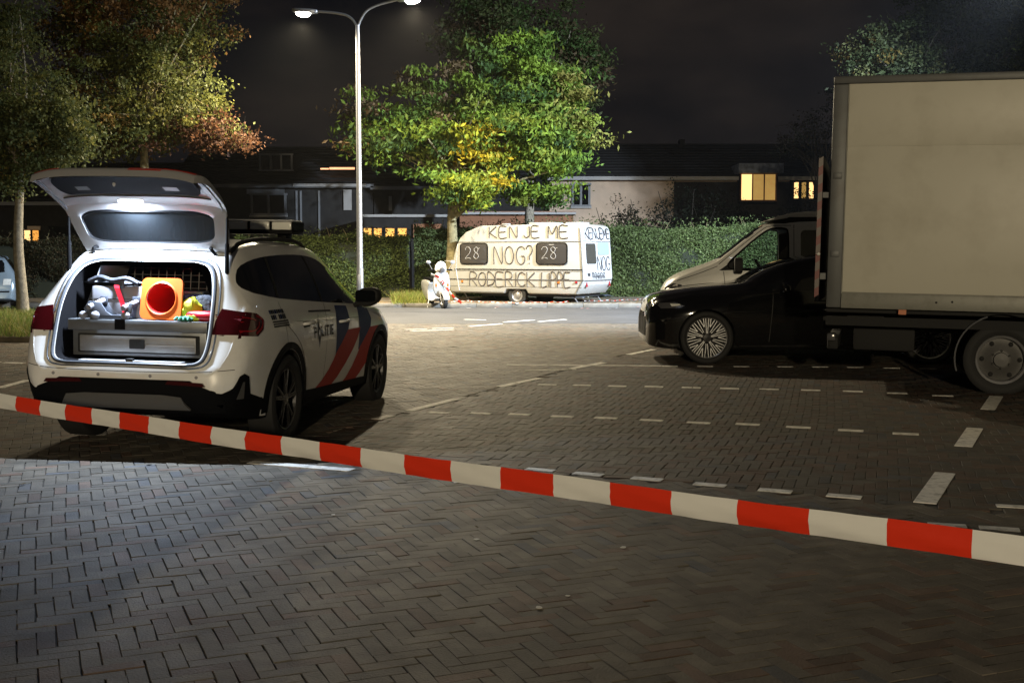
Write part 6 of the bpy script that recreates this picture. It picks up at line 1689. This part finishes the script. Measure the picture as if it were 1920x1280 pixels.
# ------------------------------------------------------------------ silver hatchback at the left edge
sv = G(28, 580)
SV = empty('silver_car', (sv.x - 1.0, sv.y + .45, 0), R(20), 'pale blue silver hatchback with yellow plate at the left edge', 'car')
KS = dict(
 y  =[-.70,-.66,-.58,-.45,-.25,.1,.8,1.3,1.7,2.0,2.4,2.8,3.05,3.15],
 zt =[.60,.80,.95,1.20,1.40,1.46,1.47,1.42,1.25,1.05,.96,.90,.78,.60],
 zr =[.56,.74,.90,1.12,1.33,1.40,1.41,1.35,1.16,.98,.88,.82,.70,.55],
 wr =[.62,.66,.66,.60,.56,.55,.55,.55,.58,.64,.66,.60,.52,.45],
 zbe=[.52,.68,.82,.92,.94,.93,.92,.91,.90,.89,.84,.76,.66,.52],
 wbe=[.68,.74,.78,.80,.81,.815,.815,.815,.815,.81,.80,.74,.64,.54],
 zs =[.48,.56,.62,.68,.70,.70,.70,.70,.70,.70,.68,.62,.56,.48],
 ws =[.70,.77,.81,.83,.84,.845,.845,.845,.845,.845,.84,.78,.68,.58],
 wl =[.66,.72,.76,.79,.80,.80,.80,.80,.80,.80,.80,.74,.66,.56],
 zb =[.30,.26,.24,.22,.20,.20,.20,.20,.20,.20,.20,.21,.24,.28])
sb_ = build(loft_body(KS, 60, 3), 'body', ['silver'], SV, smooth=True)
cuts = []
for wy in (0.0, 2.45):
    for s in (-1, 1):
        c = build(MB().prism([(wy + .33 * math.cos(a), .30 + .33 * math.sin(a)) for a in np.linspace(0, 6.283, 33)[:-1]], s * .55, s * 1.1, 'x'), 'c', 'blackmat'); c.parent = SV; cuts.append(c)
cut(sb_, cuts); SB = bvh_of(sb_)
decal('rear_window', catmull([(-.50, 1.0), (0, .985), (.50, 1.0), (.54, 1.06), (.48, 1.32), (0, 1.36), (-.48, 1.32), (-.54, 1.06), (-.50, 1.0)], 3)[:-1], SB, 'dglass', SV, 'B', 0.004, step=0.1, thick=0.003)
decal('number_plate', [(-.26, .68), (.26, .68), (.26, .79), (-.26, .79)], SB, 'yplate', SV, 'B', 0.01, step=0.2, thick=0.006)
decal('bumper_strip', [(-.66, .46), (.66, .46), (.66, .50), (-.66, .50)], SB, 'blackpl', SV, 'B', 0.006, step=0.1, thick=0.004)
for s in (-1, 1):
    decal('tail_lamp', [(s * .50, .66), (s * .70, .66), (s * .71, .82), (s * .52, .82)], SB, 'lens', SV, 'B', 0.006, step=0.06, thick=0.004)
for sd in ('R', 'L'):
    decal('side_window', [(-.25, .97), (-.10, 1.25), (.10, 1.34), (.9, 1.36), (1.25, 1.30), (1.75, .98)], SB, 'dglass', SV, sd, 0.004, step=0.1, thick=0.003)
for wy in (0.0, 2.45):
    for s in (-1, 1): wheel(SV, (s * .73, wy, .30), .30, .19, .18, 'steel', s)
# ------------------------------------------------------------------ thin scattering volume added to give the lamps a lens-like glow
hz_ = MB().box(-70, 80, -60, 75, -1.5, 14.0)
air = build(hz_, 'glow_volume', 'blackmat')
am = bpy.data.materials.new('glow_medium'); am.use_nodes = True
for n in list(am.node_tree.nodes):
    if n.type != 'OUTPUT_MATERIAL': am.node_tree.nodes.remove(n)
pv = am.node_tree.nodes.new('ShaderNodeVolumePrincipled')
pv.inputs['Density'].default_value = 0.00013
pv.inputs['Color'].default_value = (0.9, 0.92, 0.95, 1)
pv.inputs['Anisotropy'].default_value = 0.4
am.node_tree.links.new(pv.outputs[0], [n for n in am.node_tree.nodes if n.type == 'OUTPUT_MATERIAL'][0].inputs['Volume'])
air.data.materials.clear(); air.data.materials.append(am)
tag(air, 'thin scattering volume added for a glow round the lamps', 'glow_volume', None, 'stuff')
